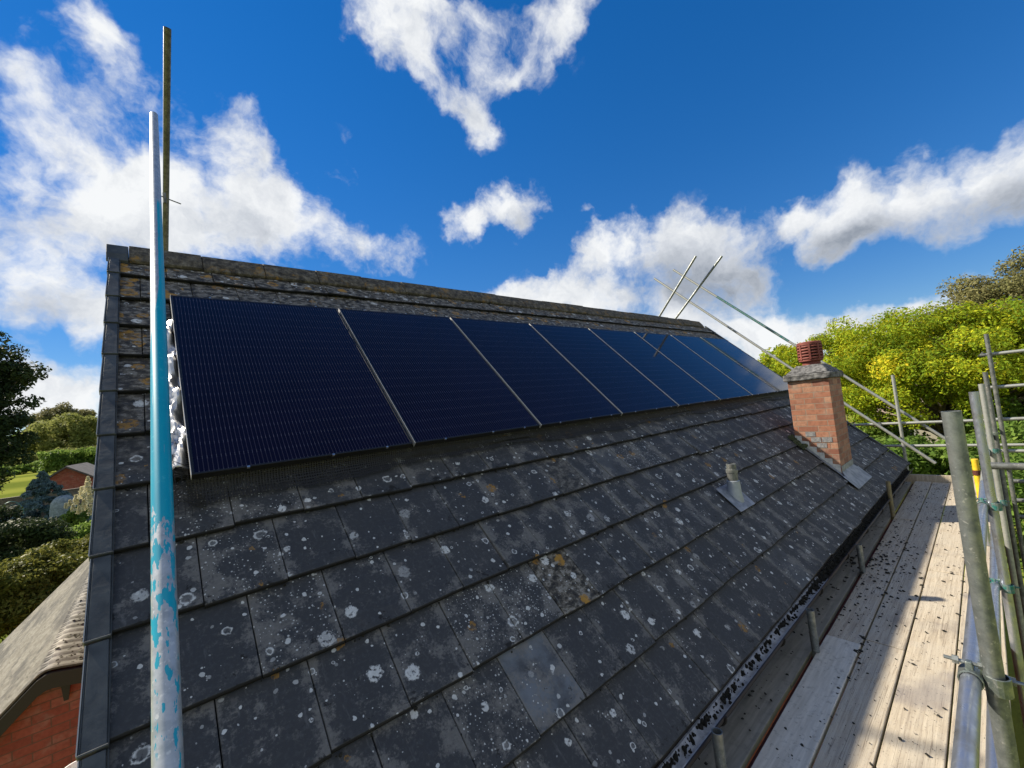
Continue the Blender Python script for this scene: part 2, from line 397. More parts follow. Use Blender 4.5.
    base = t.mix(t.math('MULTIPLY', m, .92), base, t.mix(t.noise(uv, 24, 4), (.22, .11, .018), (.50, .27, .04)))
    base = t.mix(t.step(v, .975, .99), base, (.006, .006, .006))  # same painted course shade again, over the rosettes
    t.set(base, t.step(n1, .3, .7, .66, .85), 0.0, Specular_IOR_Level=.35)
    h = t.math('ADD', t.math('MULTIPLY', n2, .5), t.math('ADD', t.math('MULTIPLY', m1, .25), t.math('MULTIPLY', t.math('MULTIPLY', cn, crust), .9)))
    t.bump(h, .55, .006)
    return t.m
def m_simple(name, c, rough=.6, metal=0.0, nscale=0, c2=None, bump=0.0, detail=5, lo=.35, hi=.65, **kw):
    t = NT(name)
    if c2 is None: t.set(c, rough, metal, **kw)
    else:
        n = t.noise(t.tc('Object'), nscale, detail, .6)
        t.set(t.mix(t.step(n, lo, hi), c, c2), rough, metal, **kw)
        if bump: t.bump(n, bump, .01)
    return t.m
def m_ridge():
    t = NT('mossy_ridge'); o = t.tc('Object')
    n = t.noise(o, 21, 8, .72); n2 = t.noise(o, 7, 5, .62)
    b = t.ramp(n, [(.32, (.012, .011, .009)), (.44, (.048, .041, .032)), (.55, (.105, .090, .068)), (.66, (.19, .17, .135)), (.78, (.07, .057, .038))])
    b = t.mix(t.math('MULTIPLY', t.step(n2, .54, .68), t.step(t.noise(o, 34, 4), .4, .56)), b, (.24, .135, .03))
    t.set(b, .9); t.bump(n, .8, .015); return t.m
def m_brick(name, c1, c2, c3, mortar, axis='x'):
    t = NT(name); x, y, z = t.sep(t.tc('Object'))
    h = t.math('ADD', x, y)
    vec = t.comb(h, z, 0.0)
    br = t.N.new('ShaderNodeTexBrick'); t.plug(vec, br.inputs['Vector'])
    br.inputs['Scale'].default_value = 1.0; br.inputs['Brick Width'].default_value = .225; br.inputs['Row Height'].default_value = .075
    br.inputs['Mortar Size'].default_value = .005; br.inputs['Mortar Smooth'].default_value = .25; br.inputs['Bias'].default_value = 0
    br.inputs['Color1'].default_value = (0, 0, 0, 1); br.inputs['Color2'].default_value = (1, 1, 1, 1); br.inputs['Mortar'].default_value = (.5, .5, .5, 1)
    n = t.noise(t.tc('Object'), 30, 6, .65); n3 = t.noise(t.tc('Object'), 6, 4, .6)
    b = t.ramp(br.outputs['Color'], [(0, c1), (.5, c2), (1, c3)])
    b = t.mix(t.math('MULTIPLY', t.step(n, .35, .7), .45), b, tuple(q*.55 for q in c1))
    b = t.mix(t.math('MULTIPLY', t.step(n3, .5, .72), .35), b, (.30, .27, .22))
    b = t.mix(br.outputs['Fac'], b, t.mix(n, mortar, tuple(q*.6 for q in mortar)))
    t.set(b, .85); t.bump(t.math('SUBTRACT', t.math('MULTIPLY', n, .3), br.outputs['Fac']), .6, .006); return t.m
def m_glass():
    t = NT('solar_glass'); u, v, _ = t.sep(t.tc('UV'))
    fu = t.math('ABSOLUTE', t.math('SUBTRACT', t.math('FRACT', t.math('DIVIDE', u, .0186)), .5))
    line = t.step(fu, .045, .10, 1.0, 0.0)
    fv = t.math('ABSOLUTE', t.math('SUBTRACT', t.math('FRACT', t.math('DIVIDE', v, .0935)), .5))
    row = t.step(fv, .012, .03, 1.0, 0.0)
    dash = t.math('MULTIPLY', line, t.step(fv, .07, .13, 1.0, 0.0))
    fc = t.math('ABSOLUTE', t.math('SUBTRACT', t.math('FRACT', t.math('DIVIDE', u, .186)), .5))
    cellgap = t.step(fc, .485, .495)
    n = t.noise(t.tc('Object'), 1.4, 2)
    b = t.mix(t.step(n, .35, .65), (.0052, .0030, .0095), (.0060, .0036, .0135))
    b = t.mix(t.math('MULTIPLY', line, .8), b, (.050, .043, .062))
    b = t.mix(t.math('MULTIPLY', dash, .34), b, (.20, .19, .24))
    b = t.mix(t.math('MULTIPLY', t.math('MAXIMUM', row, cellgap), .3), b, (.003, .003, .006))
    dust = t.step(t.noise(t.tc('Object'), 9, 6, .6), .45, .8)
    t.set(b, t.math('ADD', .055, t.math('MULTIPLY', dust, .05)), 0.0, IOR=1.29)
    return t.m
def m_galv(name='galvanised_tube', c=(.24, .26, .255), c2=(.13, .145, .14), metal=.65, rough=.42):
    t = NT(name); o = t.tc('Object'); r = t.rand()
    n = t.noise(o, 26, 6, .65); n2 = t.noise(o, 7, 4, .6)
    b = t.mix(t.step(n, .36, .66), c, c2); b = t.mix(t.math('MULTIPLY', t.step(n2, .5, .7), .6), b, (.27, .265, .24))
    b = t.mix(t.math('MULTIPLY', t.step(t.noise(o, 60, 4), .62, .7), .5), b, (.5, .5, .48))
    t.set(b, t.step(n, .3, .7, rough-.08, rough+.14), metal); t.bump(n, .12, .003); return t.m
def m_paintpole():
    t = NT('peeling_blue_paint'); u, v, _ = t.sep(t.tc('UV'))
    o = t.tc('Object'); n = t.noise(o, 30, 5, .6)
    # u runs round the tube (0..1), v along it (0..1): bare at the top, half painted, painted, then flaking off near the foot
    met = t.mix(t.step(n, .35, .65), (.44, .47, .50), (.31, .345, .37)); met = t.mix(t.step(t.noise(o, 90, 3), .58, .7), met, (.55, .57, .57))
    rg1 = t.math('MULTIPLY', t.math('SUBTRACT', n, .5), .05)
    rg2 = t.math('MULTIPLY', t.math('SUBTRACT', t.noise(t.comb(t.math('MULTIPLY', u, 9.0), t.math('MULTIPLY', v, 40.0), 0.0), 1.0, 4, .6), .5), .10)
    full = t.math('MULTIPLY', t.step(t.math('ADD', v, t.math('ADD', rg1, rg2)), .126, .130), t.step(v, .62, .60))
    side = t.math('ABSOLUTE', t.math('SUBTRACT', t.math('FRACT', t.math('ADD', u, PAINT_OFF)), .5))   # 0 on the side that kept its paint
    lim = t.step(v, .22, .42, .60, .175)
    keep = t.step(t.math('ADD', side, t.math('MULTIPLY', t.math('SUBTRACT', n, .5), .05)), lim, t.math('SUBTRACT', lim, .012))
    wv = t.comb(t.math('MULTIPLY', u, 4.2), t.math('MULTIPLY', v, 34.0), 0.0)
    fl = t.noise(wv, 2.1, 4, .55)
    flt = t.step(v, .0, .125, .575, .51)
    flake = t.math('MULTIPLY', t.step(fl, flt, t.math('ADD', flt, .012)), t.step(v, .17, .14))
    mask = t.math('MAXIMUM', t.math('MULTIPLY', full, keep), flake)
    scr = t.noise(t.comb(t.math('MULTIPLY', u, 46.0), t.math('MULTIPLY', v, 26.0), 0.0), 1.0, 4, .65)
    mask = t.math('MULTIPLY', mask, t.step(scr, .69, .66))
    blue = t.mix(t.noise(o, 9, 5), (.0, .25, .38), (.0, .33, .46))
    blue = t.mix(t.step(t.noise(o, 50, 4), .6, .75), blue, (.06, .42, .52))
    t.set(t.mix(mask, met, blue), t.math('SUBTRACT', .48, t.math('MULTIPLY', mask, .1)), t.math('MULTIPLY', t.math('SUBTRACT', 1.0, mask), .5)); return t.m
def m_board():
    t = NT('scaffold_timber'); x, y, z = t.sep(t.tc('Object')); r = t.rand()
    off = t.math('MULTIPLY', r, 37.0)
    g = t.comb(t.math('ADD', t.math('MULTIPLY', x, .9), off), t.math('ADD', t.math('MULTIPLY', y, 16.0), off), z)
    grain = t.noise(g, 3.0, 6, .65); fine = t.noise(t.comb(t.math('ADD', t.math('MULTIPLY', x, 5.0), off), t.math('MULTIPLY', y, 110.0), z), 1.0, 4, .6)
    blot = t.noise(t.comb(t.math('ADD', x, off), y, z), 5.5, 6, .65)
    b = t.ramp(grain, [(.30, (.25, .195, .135)), (.5, (.40, .335, .24)), (.7, (.52, .45, .335))])
    b = t.mix(t.math('MULTIPLY', t.step(fine, .56, .66), .5), b, (.20, .15, .10))
    grey = t.math('MULTIPLY', t.attr('grey').outputs['Fac'], 1.0)
    b = t.mix(t.math('ADD', .25, t.math('MULTIPLY', t.step(blot, .35, .65), .35)), b, (.40, .365, .30))
    b = t.mix(t.math('MULTIPLY', t.step(t.noise(t.comb(t.math('ADD', x, off), y, z), 2.3, 5, .6), .56, .72), .45), b, (.16, .14, .125))
    b = t.mix(t.math('MULTIPLY', t.step(t.noise(t.comb(t.math('ADD', t.math('MULTIPLY', x, .8), off), y, z), 38, 4, .6), .64, .69), .75), b, (.045, .04, .035))
    crk = t.noise(t.comb(t.math('ADD', t.math('MULTIPLY', x, .55), off), t.math('ADD', t.math('MULTIPLY', y, 48.0), off), z), 1.0, 3, .5)
    b = t.mix(t.math('MULTIPLY', t.step(t.math('ABSOLUTE', t.math('SUBTRACT', crk, .5)), .012, .004), .55), b, (.10, .075, .05))
    b = t.mix(t.math('MULTIPLY', t.step(t.noise(t.comb(t.math('ADD', x, off), t.math('MULTIPLY', y, 1.6), z), 75, 3, .6), .60, .67), .5), b, (.12, .10, .085))
    # a damp bruise here and there
    b = t.mix(t.math('MULTIPLY', t.step(t.noise(t.comb(t.math('ADD', x, off), y, z), 1.2, 3, .5), .64, .70), .5), b, (.13, .12, .13))
    t.set(b, .85); t.bump(t.math('ADD', grain, t.math('MULTIPLY', fine, .6)), .35, .006); return t.m
def m_greyboard():
    t = NT('grey_timber'); x, y, z = t.sep(t.tc('Object'))
    g = t.noise(t.comb(t.math('MULTIPLY', x, 1.1), t.math('MULTIPLY', y, 14.0), z), 3, 6, .6); bl = t.noise(t.tc('Object'), 14, 6, .68)
    b = t.mix(t.step(g, .3, .7), (.19, .185, .16), (.28, .27, .235)); b = t.mix(t.math('MULTIPLY', t.step(bl, .5, .7), .5), b, (.12, .118, .105))
    t.set(b, .8); t.bump(g, .3, .005); return t.m
def m_paleboard():
    t = NT('bleached_timber'); x, y, z = t.sep(t.tc('Object'))
    g = t.noise(t.comb(t.math('MULTIPLY', x, 1.3), t.math('MULTIPLY', y, 15.0), z), 3, 6, .6); bl = t.noise(t.tc('Object'), 32, 6, .7)
    b = t.mix(t.step(g, .3, .7), (.44, .405, .335), (.58, .54, .455)); b = t.mix(t.math('MULTIPLY', t.step(bl, .53, .66), .55), b, (.22, .21, .185))
    t.set(b, .85); t.bump(bl, .35, .005); return t.m
def m_leaf(name, stops, trans=.35, rough=.55, tcol=None):
    t = NT(name); a = t.sep(t.attr('leaf').outputs['Vector'])
    b = t.ramp(a[0], stops)
    t.set(b, rough, 0.0, Specular_IOR_Level=.06)
    tr = t.N.new('ShaderNodeBsdfTranslucent')
    t.plug(t.mix(.5, b, tcol or stops[-1][1]), tr.inputs['Color'])
    ms = t.N.new('ShaderNodeMixShader'); ms.inputs[0].default_value = trans
    t.L.new(t.p.outputs[0], ms.inputs[1]); t.L.new(tr.outputs[0], ms.inputs[2]); t.L.new(ms.outputs[0], t.out.inputs['Surface'])
    return t.m
PAINT_OFF = -.20
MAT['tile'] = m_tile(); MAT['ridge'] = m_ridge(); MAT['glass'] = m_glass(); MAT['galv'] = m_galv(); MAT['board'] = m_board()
MAT['galv_dark'] = m_galv('weathered_tube', (.16, .17, .165), (.085, .09, .085), .45, .5)
MAT['galv_blue'] = m_galv('smooth_tube', (.42, .45, .50), (.33, .36, .41), .85, .34)
MAT['greyboard'] = m_greyboard(); MAT['paleboard'] = m_paleboard()
MAT['felt'] = m_simple('roof_felt', (.008, .008, .008), .95)
MAT['verge'] = m_simple('verge_plastic', (.040, .047, .054), .58, 0, 14, (.068, .077, .083), .15, Specular_IOR_Level=.3)
MAT['gutter'] = m_simple('gutter_plastic', (.030, .022, .018), .4)
MAT['gutter_in'] = m_simple('gutter_silt', (.34, .36, .39), .4, 0, 26, (.55, .57, .60))
MAT['brick'] = m_brick('chimney_brick', (.19, .072, .045), (.30, .125, .072), (.37, .20, .125), (.27, .21, .155))
MAT['brick_red'] = m_brick('house_brick', (.27, .065, .04), (.33, .085, .052), (.37, .12, .08), (.20, .10, .065))
MAT['cement'] = m_simple('weathered_cement', (.045, .045, .047), .9, 0, 20, (.15, .15, .15), .6)
MAT['terra'] = m_simple('terracotta', (.135, .028, .020), .75, 0, 22, (.20, .055, .038), .2)
MAT['lead'] = m_simple('lead_sheet', (.15, .17, .20), .5, .3, 12, (.28, .30, .34), .15)
MAT['leadpale'] = m_simple('pale_lead', (.42, .43, .42), .6, .1, 30, (.58, .58, .55), .2)
MAT['alu'] = m_simple('bright_metal', (.34, .38, .43), .45, .4, 7, (.27, .30, .34))
MAT['frame'] = m_simple('panel_frame', (.020, .020, .022), .38, .5)
MAT['frame_side'] = m_simple('panel_edge', (.50, .50, .50), .45, .3)
MAT['clip'] = m_simple('clip_metal', (.62, .63, .65), .3, .9)
MAT['foil'] = m_simple('crumpled_foil', (.70, .70, .70), .40, .75, 12, (.50, .50, .51))
MAT['wiremesh'] = m_simple('black_mesh', (.02, .02, .02), .45, .5)
MAT['moss'] = m_simple('black_moss', (.008, .008, .006), .95, 0, 60, (.022, .021, .015), .4)
MAT['greenmoss'] = m_simple('green_moss', (.035, .045, .018), .95, 0, 50, (.075, .085, .04), .5)
MAT['yellow'] = m_simple('yellow_paint', (.62, .40, .015), .5, 0, 14, (.72, .50, .03))
MAT['teal'] = m_simple('teal_painted_metal', (.012, .15, .135), .5, .3, 30, (.16, .19, .18))
MAT['coupler'] = m_galv('pressed_steel', (.30, .33, .31), (.13, .16, .15), .8, .4)
MAT['white'] = m_simple('white_plastic', (.72, .72, .70), .5)
MAT['fascia'] = m_simple('dark_fascia', (.020, .017, .014), .6)
MAT['bark'] = m_simple('bark', (.10, .085, .065), .9, 0, 12, (.20, .175, .14), .6)
MAT['lip'] = m_simple('pale_trim', (.30, .31, .31), .5)  # grey for the painted sun line along the verge
MAT['rust'] = m_simple('rusty_tube', (.055, .012, .010), .8, .1, 30, (.10, .025, .018))
MAT['oldtube'] = m_galv('far_tube', (.36, .37, .35), (.26, .27, .25), .5, .5)

# ------------------------------------------------------------------ setting: ground
GZ = -5.6
def structure(name, mb, mat): return tag(mb.build(name, mat), kind='structure')
def m_ground():
    t = NT('lawn'); o = t.tc('Object'); n = t.noise(o, .35, 6, .6); n2 = t.noise(o, 9, 5, .65); n3 = t.noise(o, .03, 3, .5)
    b = t.mix(n, (.085, .12, .02), (.15, .17, .03)); b = t.mix(t.math('MULTIPLY', n2, .5), b, (.05, .065, .016)); b = t.mix(t.step(n3, .4, .6), b, (.19, .205, .04))
    t.set(b, .95, 0.0, Specular_IOR_Level=.0); t.bump(n2, .6, .03); return t.m
g = MB(); g.face([(-1500, -1500, GZ), (1500, -1500, GZ), (1500, 1500, GZ), (-1500, 1500, GZ)])
structure('ground', g, m_ground())

# ------------------------------------------------------------------ the house
random.seed(11)
LEN = 9.72; SR = -.40; S0 = -.055; G = .334; NC = 13; W = .2935
APEX = S(0, SR)
house = empty('house', (4.85, APEX.y, GZ))
tag(house, 'brick house under a dark lichened tiled roof that carries the solar panels', 'house')
def mirror(p): return Vector((p[0], 2*APEX.y-p[1], p[2]))
def tiles(mb, special=True, back=False):
    at = mb.at.setdefault('tile', {}); tu = mb.at.setdefault('tuv', {})
    for k in range(NC):
        st = S0 + k*G
        odd = (k+1) % 2 == 1
        x = 0.006 if odd else W/2
        cells = [] if odd else [(0.006, W/2)]
        while x < LEN-.02: cells.append((x, min(x+W, LEN))); x += W
        for (xa, xb) in cells:
            if xb-xa < .03: continue
            gap = .0021
            x0, x1 = xa+gap, xb-gap
            ds = random.gauss(0, .0028); dh = abs(random.gauss(0, .003)); tl = random.gauss(0, .0022); dr = random.gauss(0, .0025)
            flag = 0.0; rn = random.random(); rn2 = random.random()
            xm, sm = (xa+xb)/2, st-G/2
            if special and not back:
                if k == 11 and abs(xm-1.46) < .13: flag = .85
                if abs(xm-1.33) < .14 and k == 10: rn2 = .97
                if k == 10 and abs(xm-1.62) < .14: rn2 = .95
                if k == 8 and abs(xm-4.42) < .15: ds += .035; dh += .012; tl = .012
                if k == 10 and abs(xm-1.90) < .14: flag = -1.0
                if k == 8 and abs(xm-2.6) < .14: flag = -.45
                if random.random() < .05: flag = .22
            sh = max(st-.425, SR+.02)
            ht, hh = .041+dh, .041-.028*(st-sh)/G
            th = .020
            pts = []
            def P(x, s, h):
                p = S(x, s, h); return mirror(p) if back else p
            ch = .004
            rows = [(sh, hh, 0), (st-.008, ht, .98), (st-.001, ht-ch, 1.0), (st, ht-th, 1.0)]
            ids = []
            for (s_, h_, v_) in rows:
                for j, xx in enumerate((x0, x0+.003, x1-.003, x1)):
                    hj = h_ + (tl if j < 2 else -tl)*(.2+.8*v_) - (.0025 if j in (0, 3) and v_ < 1 else 0)
                    sj = s_ + ds + (dr if j < 2 else -dr)*v_
                    i = mb.vert(P(xx, sj, hj)); ids.append(i)
                    mb.uv[i] = (xx + (50 if back else 0), sj)
                    at[i] = (rn, flag, rn2); tu[i] = ((xx-xa)/(xb-xa), min(1, max(0, (s_-(st-G))/G)), 0)
            # lower skirts at the two sides
            low = []
            for (s_, h_, v_) in rows[:3]:
                for xx in (x0, x1):
                    i = mb.vert(P(xx, s_+ds, h_-th)); low.append(i); mb.uv[i] = (xx, s_); at[i] = (rn, flag, rn2); tu[i] = (0, v_, 0)
            fs = []
            for r in range(3):
                for j in range(3): fs.append([ids[r*4+j], ids[(r+1)*4+j], ids[(r+1)*4+j+1], ids[r*4+j+1]])
            fs.append([ids[0], low[0], low[2], ids[4]]); fs.append([ids[4], low[2], low[4], ids[8]]); fs.append([ids[8], low[4], ids[12]])
            fs.append([ids[7], low[3], low[1], ids[3]]); fs.append([ids[11], low[5], low[3], ids[7]]); fs.append([ids[15], low[5], ids[11]])
            if back: fs = [f[::-1] for f in fs]
            mb.f += fs
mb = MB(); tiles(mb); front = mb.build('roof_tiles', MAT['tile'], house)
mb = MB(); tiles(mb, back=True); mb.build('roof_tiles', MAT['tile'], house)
SE = S0 + (NC-1)*G                                   # tail of the eave course
mb = MB()
for f in (lambda p: p, mirror):
    a = [f(S(x, s, -.014)) for x, s in ((.02, SR), (.02, SE-.03), (LEN-.02, SE-.03), (LEN-.02, SR))]
    b = [f(S(x, s, -.05)) for x, s in ((.02, SR), (.02, SE-.03), (LEN-.02, SE-.03), (LEN-.02, SR))]
    mb.hexa(b+a)
mb.build('roof_felt', MAT['felt'], house)
# ridge
def ridge_piece(x0, x1, j=0.0):
    m = MB(); prof = []
    for s, h in ((SR+.135, .052), (SR+.07, .072)): prof.append((S(0, s, h).y, S(0, s, h).z+j))
    zt = APEX.z + .098 + j
    top = [(APEX.y-.034, zt-.012), (APEX.y, zt), (APEX.y+.034, zt-.012)]
    right = [(2*APEX.y-y, z) for y, z in prof][::-1]
    outer = prof + top + right
    inner = [(APEX.y+(y-APEX.y)*.9, z-.022) for y, z in outer][::-1]
    m.extrude(outer+inner, 0, x0, x1); return m
x = .085; n = 0
while x < 9.5:
    x1 = min(x+.452, 9.58); ridge_piece(x+.004, x1, random.gauss(0, .003)).build('ridge_tile', MAT['ridge'], house, bevel=.006); x = x1
ridge_piece(-.036, .085, -.004).build('ridge_end_cap', MAT['verge'], house, bevel=.004)
# dry verge units, stepped course by course, both gables
def verge(k, far=False, back=False):
    st = S0 + k*G + .006; sh = st - G + .012
    if k == 0: sh = SR + .09
    m = MB()
    def P(x, s, h):
        p = S(LEN-x if far else x, s, h); return mirror(p) if back else p
    def slab(x0, x1, ha, hb, ta, tb):
        b = [P(x0, sh, ha-ta), P(x1, sh, ha-ta), P(x1, st, hb-tb), P(x0, st, hb-tb)]; t = [P(x0, sh, ha), P(x1, sh, ha), P(x1, st, hb), P(x0, st, hb)]
        m.hexa(b+t)
    e = .004; q = [(-.014, sh), (.036, sh), (.038, st), (-.014-e, st)]
    m.hexa([P(x, s, h) for (x, s), h in zip(q, (.043, .043, .047, .047))] + [P(x, s, h) for (x, s), h in zip(q, (.053, .053, .056, .056))])
    q = [(-.0195, sh), (-.0142, sh), (-.0142-e, st), (-.0195-e, st)]
    m.hexa([P(x, s, h) for (x, s), h in zip(q, (-.05, -.05, -.055, -.055))] + [P(x, s, h) for (x, s), h in zip(q, (.051, .051, .055, .055))])
    slab(.0382, .042, .050, .054, .02, .02)
    m.hexa([P(-.025, st+.0005, -.055), P(.042, st+.0005, .034), P(.042, st+.007, .034), P(-.025, st+.007, -.055), P(-.025, st+.0005, .060), P(.042, st+.0005, .060), P(.042, st+.007, .060), P(-.025, st+.007, .060)])
    return m
for k in range(NC):
    vc = verge(k).build('verge_cap', MAT['verge'], house, bevel=.0025, seg=1)
    st_ = S0+k*G+.006; sh_ = st_-G+.012 if k else SR+.09
    m = MB(); m.hexa([S(-.0225, sh_, .02), S(-.0198, sh_, .02), S(-.0245, st_, .02), S(-.0275, st_, .02), S(-.0225, sh_, .0525), S(-.0198, sh_, .0525), S(-.0245, st_, .0565), S(-.0275, st_, .0565)]); m.build('verge_lip', MAT['lip'], vc)  # pale strip paints the sunlit line along the dark verge flange
    verge(k, True).build('verge_cap', MAT['verge'], house, bevel=.0025, seg=1)
    verge(k, False, True).build('verge_cap', MAT['verge'], house)
# gable and eave walls, soffit and fascia
E0 = S(0, SE); WY0 = E0.y + .28; WY1 = 2*APEX.y - WY0; WZ = S(0, (WY0)/-CA, -.09).z
m = MB(); m.extrude([(WY0, GZ), (WY1, GZ), (WY1, WZ), (APEX.y, APEX.z-.10), (WY0, WZ)], 0, .06, LEN-.06)
m.build('wall', MAT['brick_red'], house)
m = MB(); m.box((.0, E0.y+.035, E0.z-.23), (LEN, E0.y+.06, E0.z-.045)); m.box((.0, E0.y+.061, E0.z-.232), (LEN, WY0-.002, E0.z-.215)); m.build('fascia', MAT['fascia'], house)
# half-round gutter
gy, gz, gr = E0.y-.018, E0.z-.052, .047
m = MB(); prof = [(gy+gr*math.cos(a), gz+gr*math.sin(a)) for a in np.linspace(math.pi*2, math.pi, 14)]
prof2 = [(gy+(gr+.004)*math.cos(a), gz+(gr+.004)*math.sin(a)) for a in np.linspace(math.pi, math.pi*2, 14)]
lip_or_glint = [(gy-gr-.006, gz+.001), (gy-gr-.006, gz+.007), (gy-gr+.001, gz+.007)]
m.extrude(prof2+prof[:-1]+[lip_or_glint[2], lip_or_glint[1], lip_or_glint[0]], 0, .0, LEN+.02); gut = m.build('gutter', MAT['gutter'], house)
m = MB()
prof = [(gy+(gr-.002)*math.cos(a), gz+(gr-.002)*math.sin(a)) for a in np.linspace(math.pi*1.04, math.pi*1.96, 12)]
prof3 = [(gy+(gr-.012)*math.cos(a), gz+(gr-.012)*math.sin(a)) for a in np.linspace(math.pi*1.96, math.pi*1.04, 12)]
m.extrude(prof+prof3, 0, .002, 4.35); m.build('gutter_lining', MAT['gutter_in'], gut)
m = MB(); m.extrude(prof+prof3, 0, 4.3505, LEN); m.build('gutter_silt', MAT['moss'], gut)
for x in np.arange(.5, 9.6, .9):
    m = MB(); pts = [(x, gy+(gr+.010)*math.cos(a), gz+(gr+.010)*math.sin(a)) for a in np.linspace(math.pi*.97, math.pi*1.85, 10)]
    m.tube(pts, .006, 6); m.build('gutter_bracket', MAT['fascia'], gut)

# ------------------------------------------------------------------ chimney: stack > crown, pot, step flashing, apron
CX0, CX1, CY0, CY1, CZ = 6.85, 7.47, -2.54, -2.07, -1.18
m = MB(); m.box((CX0, CY0, -2.75), (CX1, CY1, CZ)); stack = m.build('chimney', MAT['brick'], house, bevel=.006)
m = MB(); o_ = .035
m.box((CX0-o_, CY0-o_, CZ+.001), (CX1+o_, CY1+o_, CZ+.085))
b = [(CX0-.015, CY0-.015, CZ+.086), (CX1+.015, CY0-.015, CZ+.086), (CX1+.015, CY1+.015, CZ+.086), (CX0-.015, CY1+.015, CZ+.086)]
cx, cy = (CX0+CX1)/2, (CY0+CY1)/2
t_ = [(cx-.17, cy-.15, CZ+.20), (cx+.17, cy-.15, CZ+.20), (cx+.17, cy+.15, CZ+.20), (cx-.17, cy+.15, CZ+.20)]
m.hexa(b+t_); cr_ = m.build('chimney_crown', MAT['cement'], stack, bevel=.016)
tx = cr_.modifiers.new('s', 'SUBSURF'); tx.subdivision_type = 'SIMPLE'; tx.levels = tx.render_levels = 4
dt = bpy.data.textures.new('lump', 'CLOUDS'); dt.noise_scale = .06
dm = cr_.modifiers.new('d', 'DISPLACE'); dm.texture = dt; dm.strength = .022; dm.mid_level = .5; dm.texture_coords = 'GLOBAL'
m = MB(); zb = CZ+.19
m.lathe([(.105, 0), (.105, .055), (.125, .062), (.140, .07), (.140, .09), (.12, .092), (.12, .29), (.142, .292), (.142, .325), (.130, .335), (.03, .345)], (cx, cy, zb), 28)
pot = m.build('chimney_pot', MAT['terra'], stack, smooth=True)
# louvre slots of the pot: ribs standing round a dark core
for ring in range(5):
    z0 = zb+.098+ring*.040
    m = MB(); m.lathe([(.121, 0), (.144, .002), (.147, .012), (.140, .024), (.121, .026)], (cx, cy, z0), 28); m.build('louvre', MAT['terra'], pot, smooth=True)
m = MB()
for q in range(8):
    a = q*math.pi/4+.2; m.box((-.012, .121, .092), (.012, .148, .30), Matrix.Translation((cx, cy, zb)) @ Matrix.Rotation(a, 4, 'Z'))
m.build('pot_rib', MAT['terra'], pot)
m = MB(); m.lathe([(.1205, .093), (.1205, .289)], (cx, cy, zb), 28); m.build('pot_core', MAT['felt'], pot)
# stepped lead up the near side, and grey bricks beside it
def zroof(y): return y*SA/CA
m = MB()
for k in range(6):
    ya = CY1 - .003 - k*.0765; yb = ya-.0765
    top = zroof(yb)+.20; bot = zroof(yb)+.0
    m.hexa([(CX0-.005, ya, bot), (CX0-.0006, ya, bot), (CX0-.0006, yb+.0006, bot), (CX0-.005, yb+.0006, bot), (CX0-.005, ya, top-.01), (CX0-.0006, ya, top-.01), (CX0-.0006, yb+.0006, top-.018), (CX0-.005, yb+.0006, top-.018)])
m.build('step_flashing', MAT['leadpale'], stack)
random.seed(5); m = MB()
for row, n in ((2, 1), (3, 2), (4, 1)):
    for q in range(n):
        y0 = CY1-.02-row*.055-q*.12; z0 = zroof(CY1)+.24-row*.075
        m.box((CX0-.004, y0-.11, z0+.006), (CX0-.0008, y0, z0+.068))
m.build('grey_brick', m_simple('grey_brick', (.13, .13, .14), .9, 0, 30, (.22, .22, .22), .4), stack)
# lead soaker on the tiles beside the stack and the apron in front
m = MB(); 
def slabS(m, x0, x1, s0, s1, h0, h1, th=.004):
    m.hexa([S(x0, s0, h0-th), S(x0, s1, h1-th), S(x1, s1, h1-th), S(x1, s0, h0-th), S(x0, s0, h0), S(x0, s1, h1), S(x1, s1, h1), S(x1, s0, h0)])
sA_, sB_ = -CY1/CA, -CY0/CA
slabS(m, CX0-.075, CX0-.002, sA_-.02, sB_+.17, .052, .055)
m.build('side_flashing', MAT['lead'], stack, bevel=.001)
m = MB(); slabS(m, CX0-.112, CX1+.11, sB_-.02, sB_+.18, .062, .058)
m.box((CX0-.003, CY0-.006, zroof(CY0)+.03), (CX1+.003, CY0-.001, zroof(CY0)+.17))
m.hexa([S(CX0-.06, sB_-.01, .064), S(CX0-.06, sB_+.04, .064), S(CX1+.06, sB_+.04, .064), S(CX1+.06, sB_-.01, .064), (CX0-.01, CY0-.001, zroof(CY0)+.1), (CX0-.01, CY0-.004, zroof(CY0)+.1), (CX1+.01, CY0-.004, zroof(CY0)+.1), (CX1+.01, CY0-.001, zroof(CY0)+.1)])
m.build('apron_flashing', MAT['lead'], stack, bevel=.002)
# clumps
def clumps(mb, items, seed=1, n=7):
    rg = random.Random(seed)
    for (c, nrm, r, h) in items:
        c = Vector(c); nrm = Vector(nrm).normalized(); a = nrm.orthogonal().normalized(); b = nrm.cross(a)
        ph = rg.random()*6.28; el = rg.uniform(.55, 1.0)
        base = []; mid = []
        for k in range(n):
            t = ph+2*math.pi*k/n; q = r*rg.uniform(.6, 1.25)
            d = a*math.cos(t)+b*math.sin(t)*el
            base.append(mb.vert(c+d*q)); mid.append(mb.vert(c+d*q*rg.uniform(.55, .85)+nrm*h*rg.uniform(.6, 1.0)))
        top = mb.vert(c+nrm*h*rg.uniform(.9, 1.3))
        for k in range(n):
            k2 = (k+1) % n
            mb.f.append([base[k], base[k2], mid[k2], mid[k]]); mb.f.append([mid[k], mid[k2], top])
NR = Vector((0, -SA, CA))
rg = random.Random(3)
m = MB(); clumps(m, [(S(CX0-.03-rg.random()*.13, sA_-.10+rg.random()*.22, .045), NR, rg.uniform(.010, .03), rg.uniform(.012, .045)) for _ in range(90)], 4)
m.build('moss_tuft', MAT['greenmoss'], house)
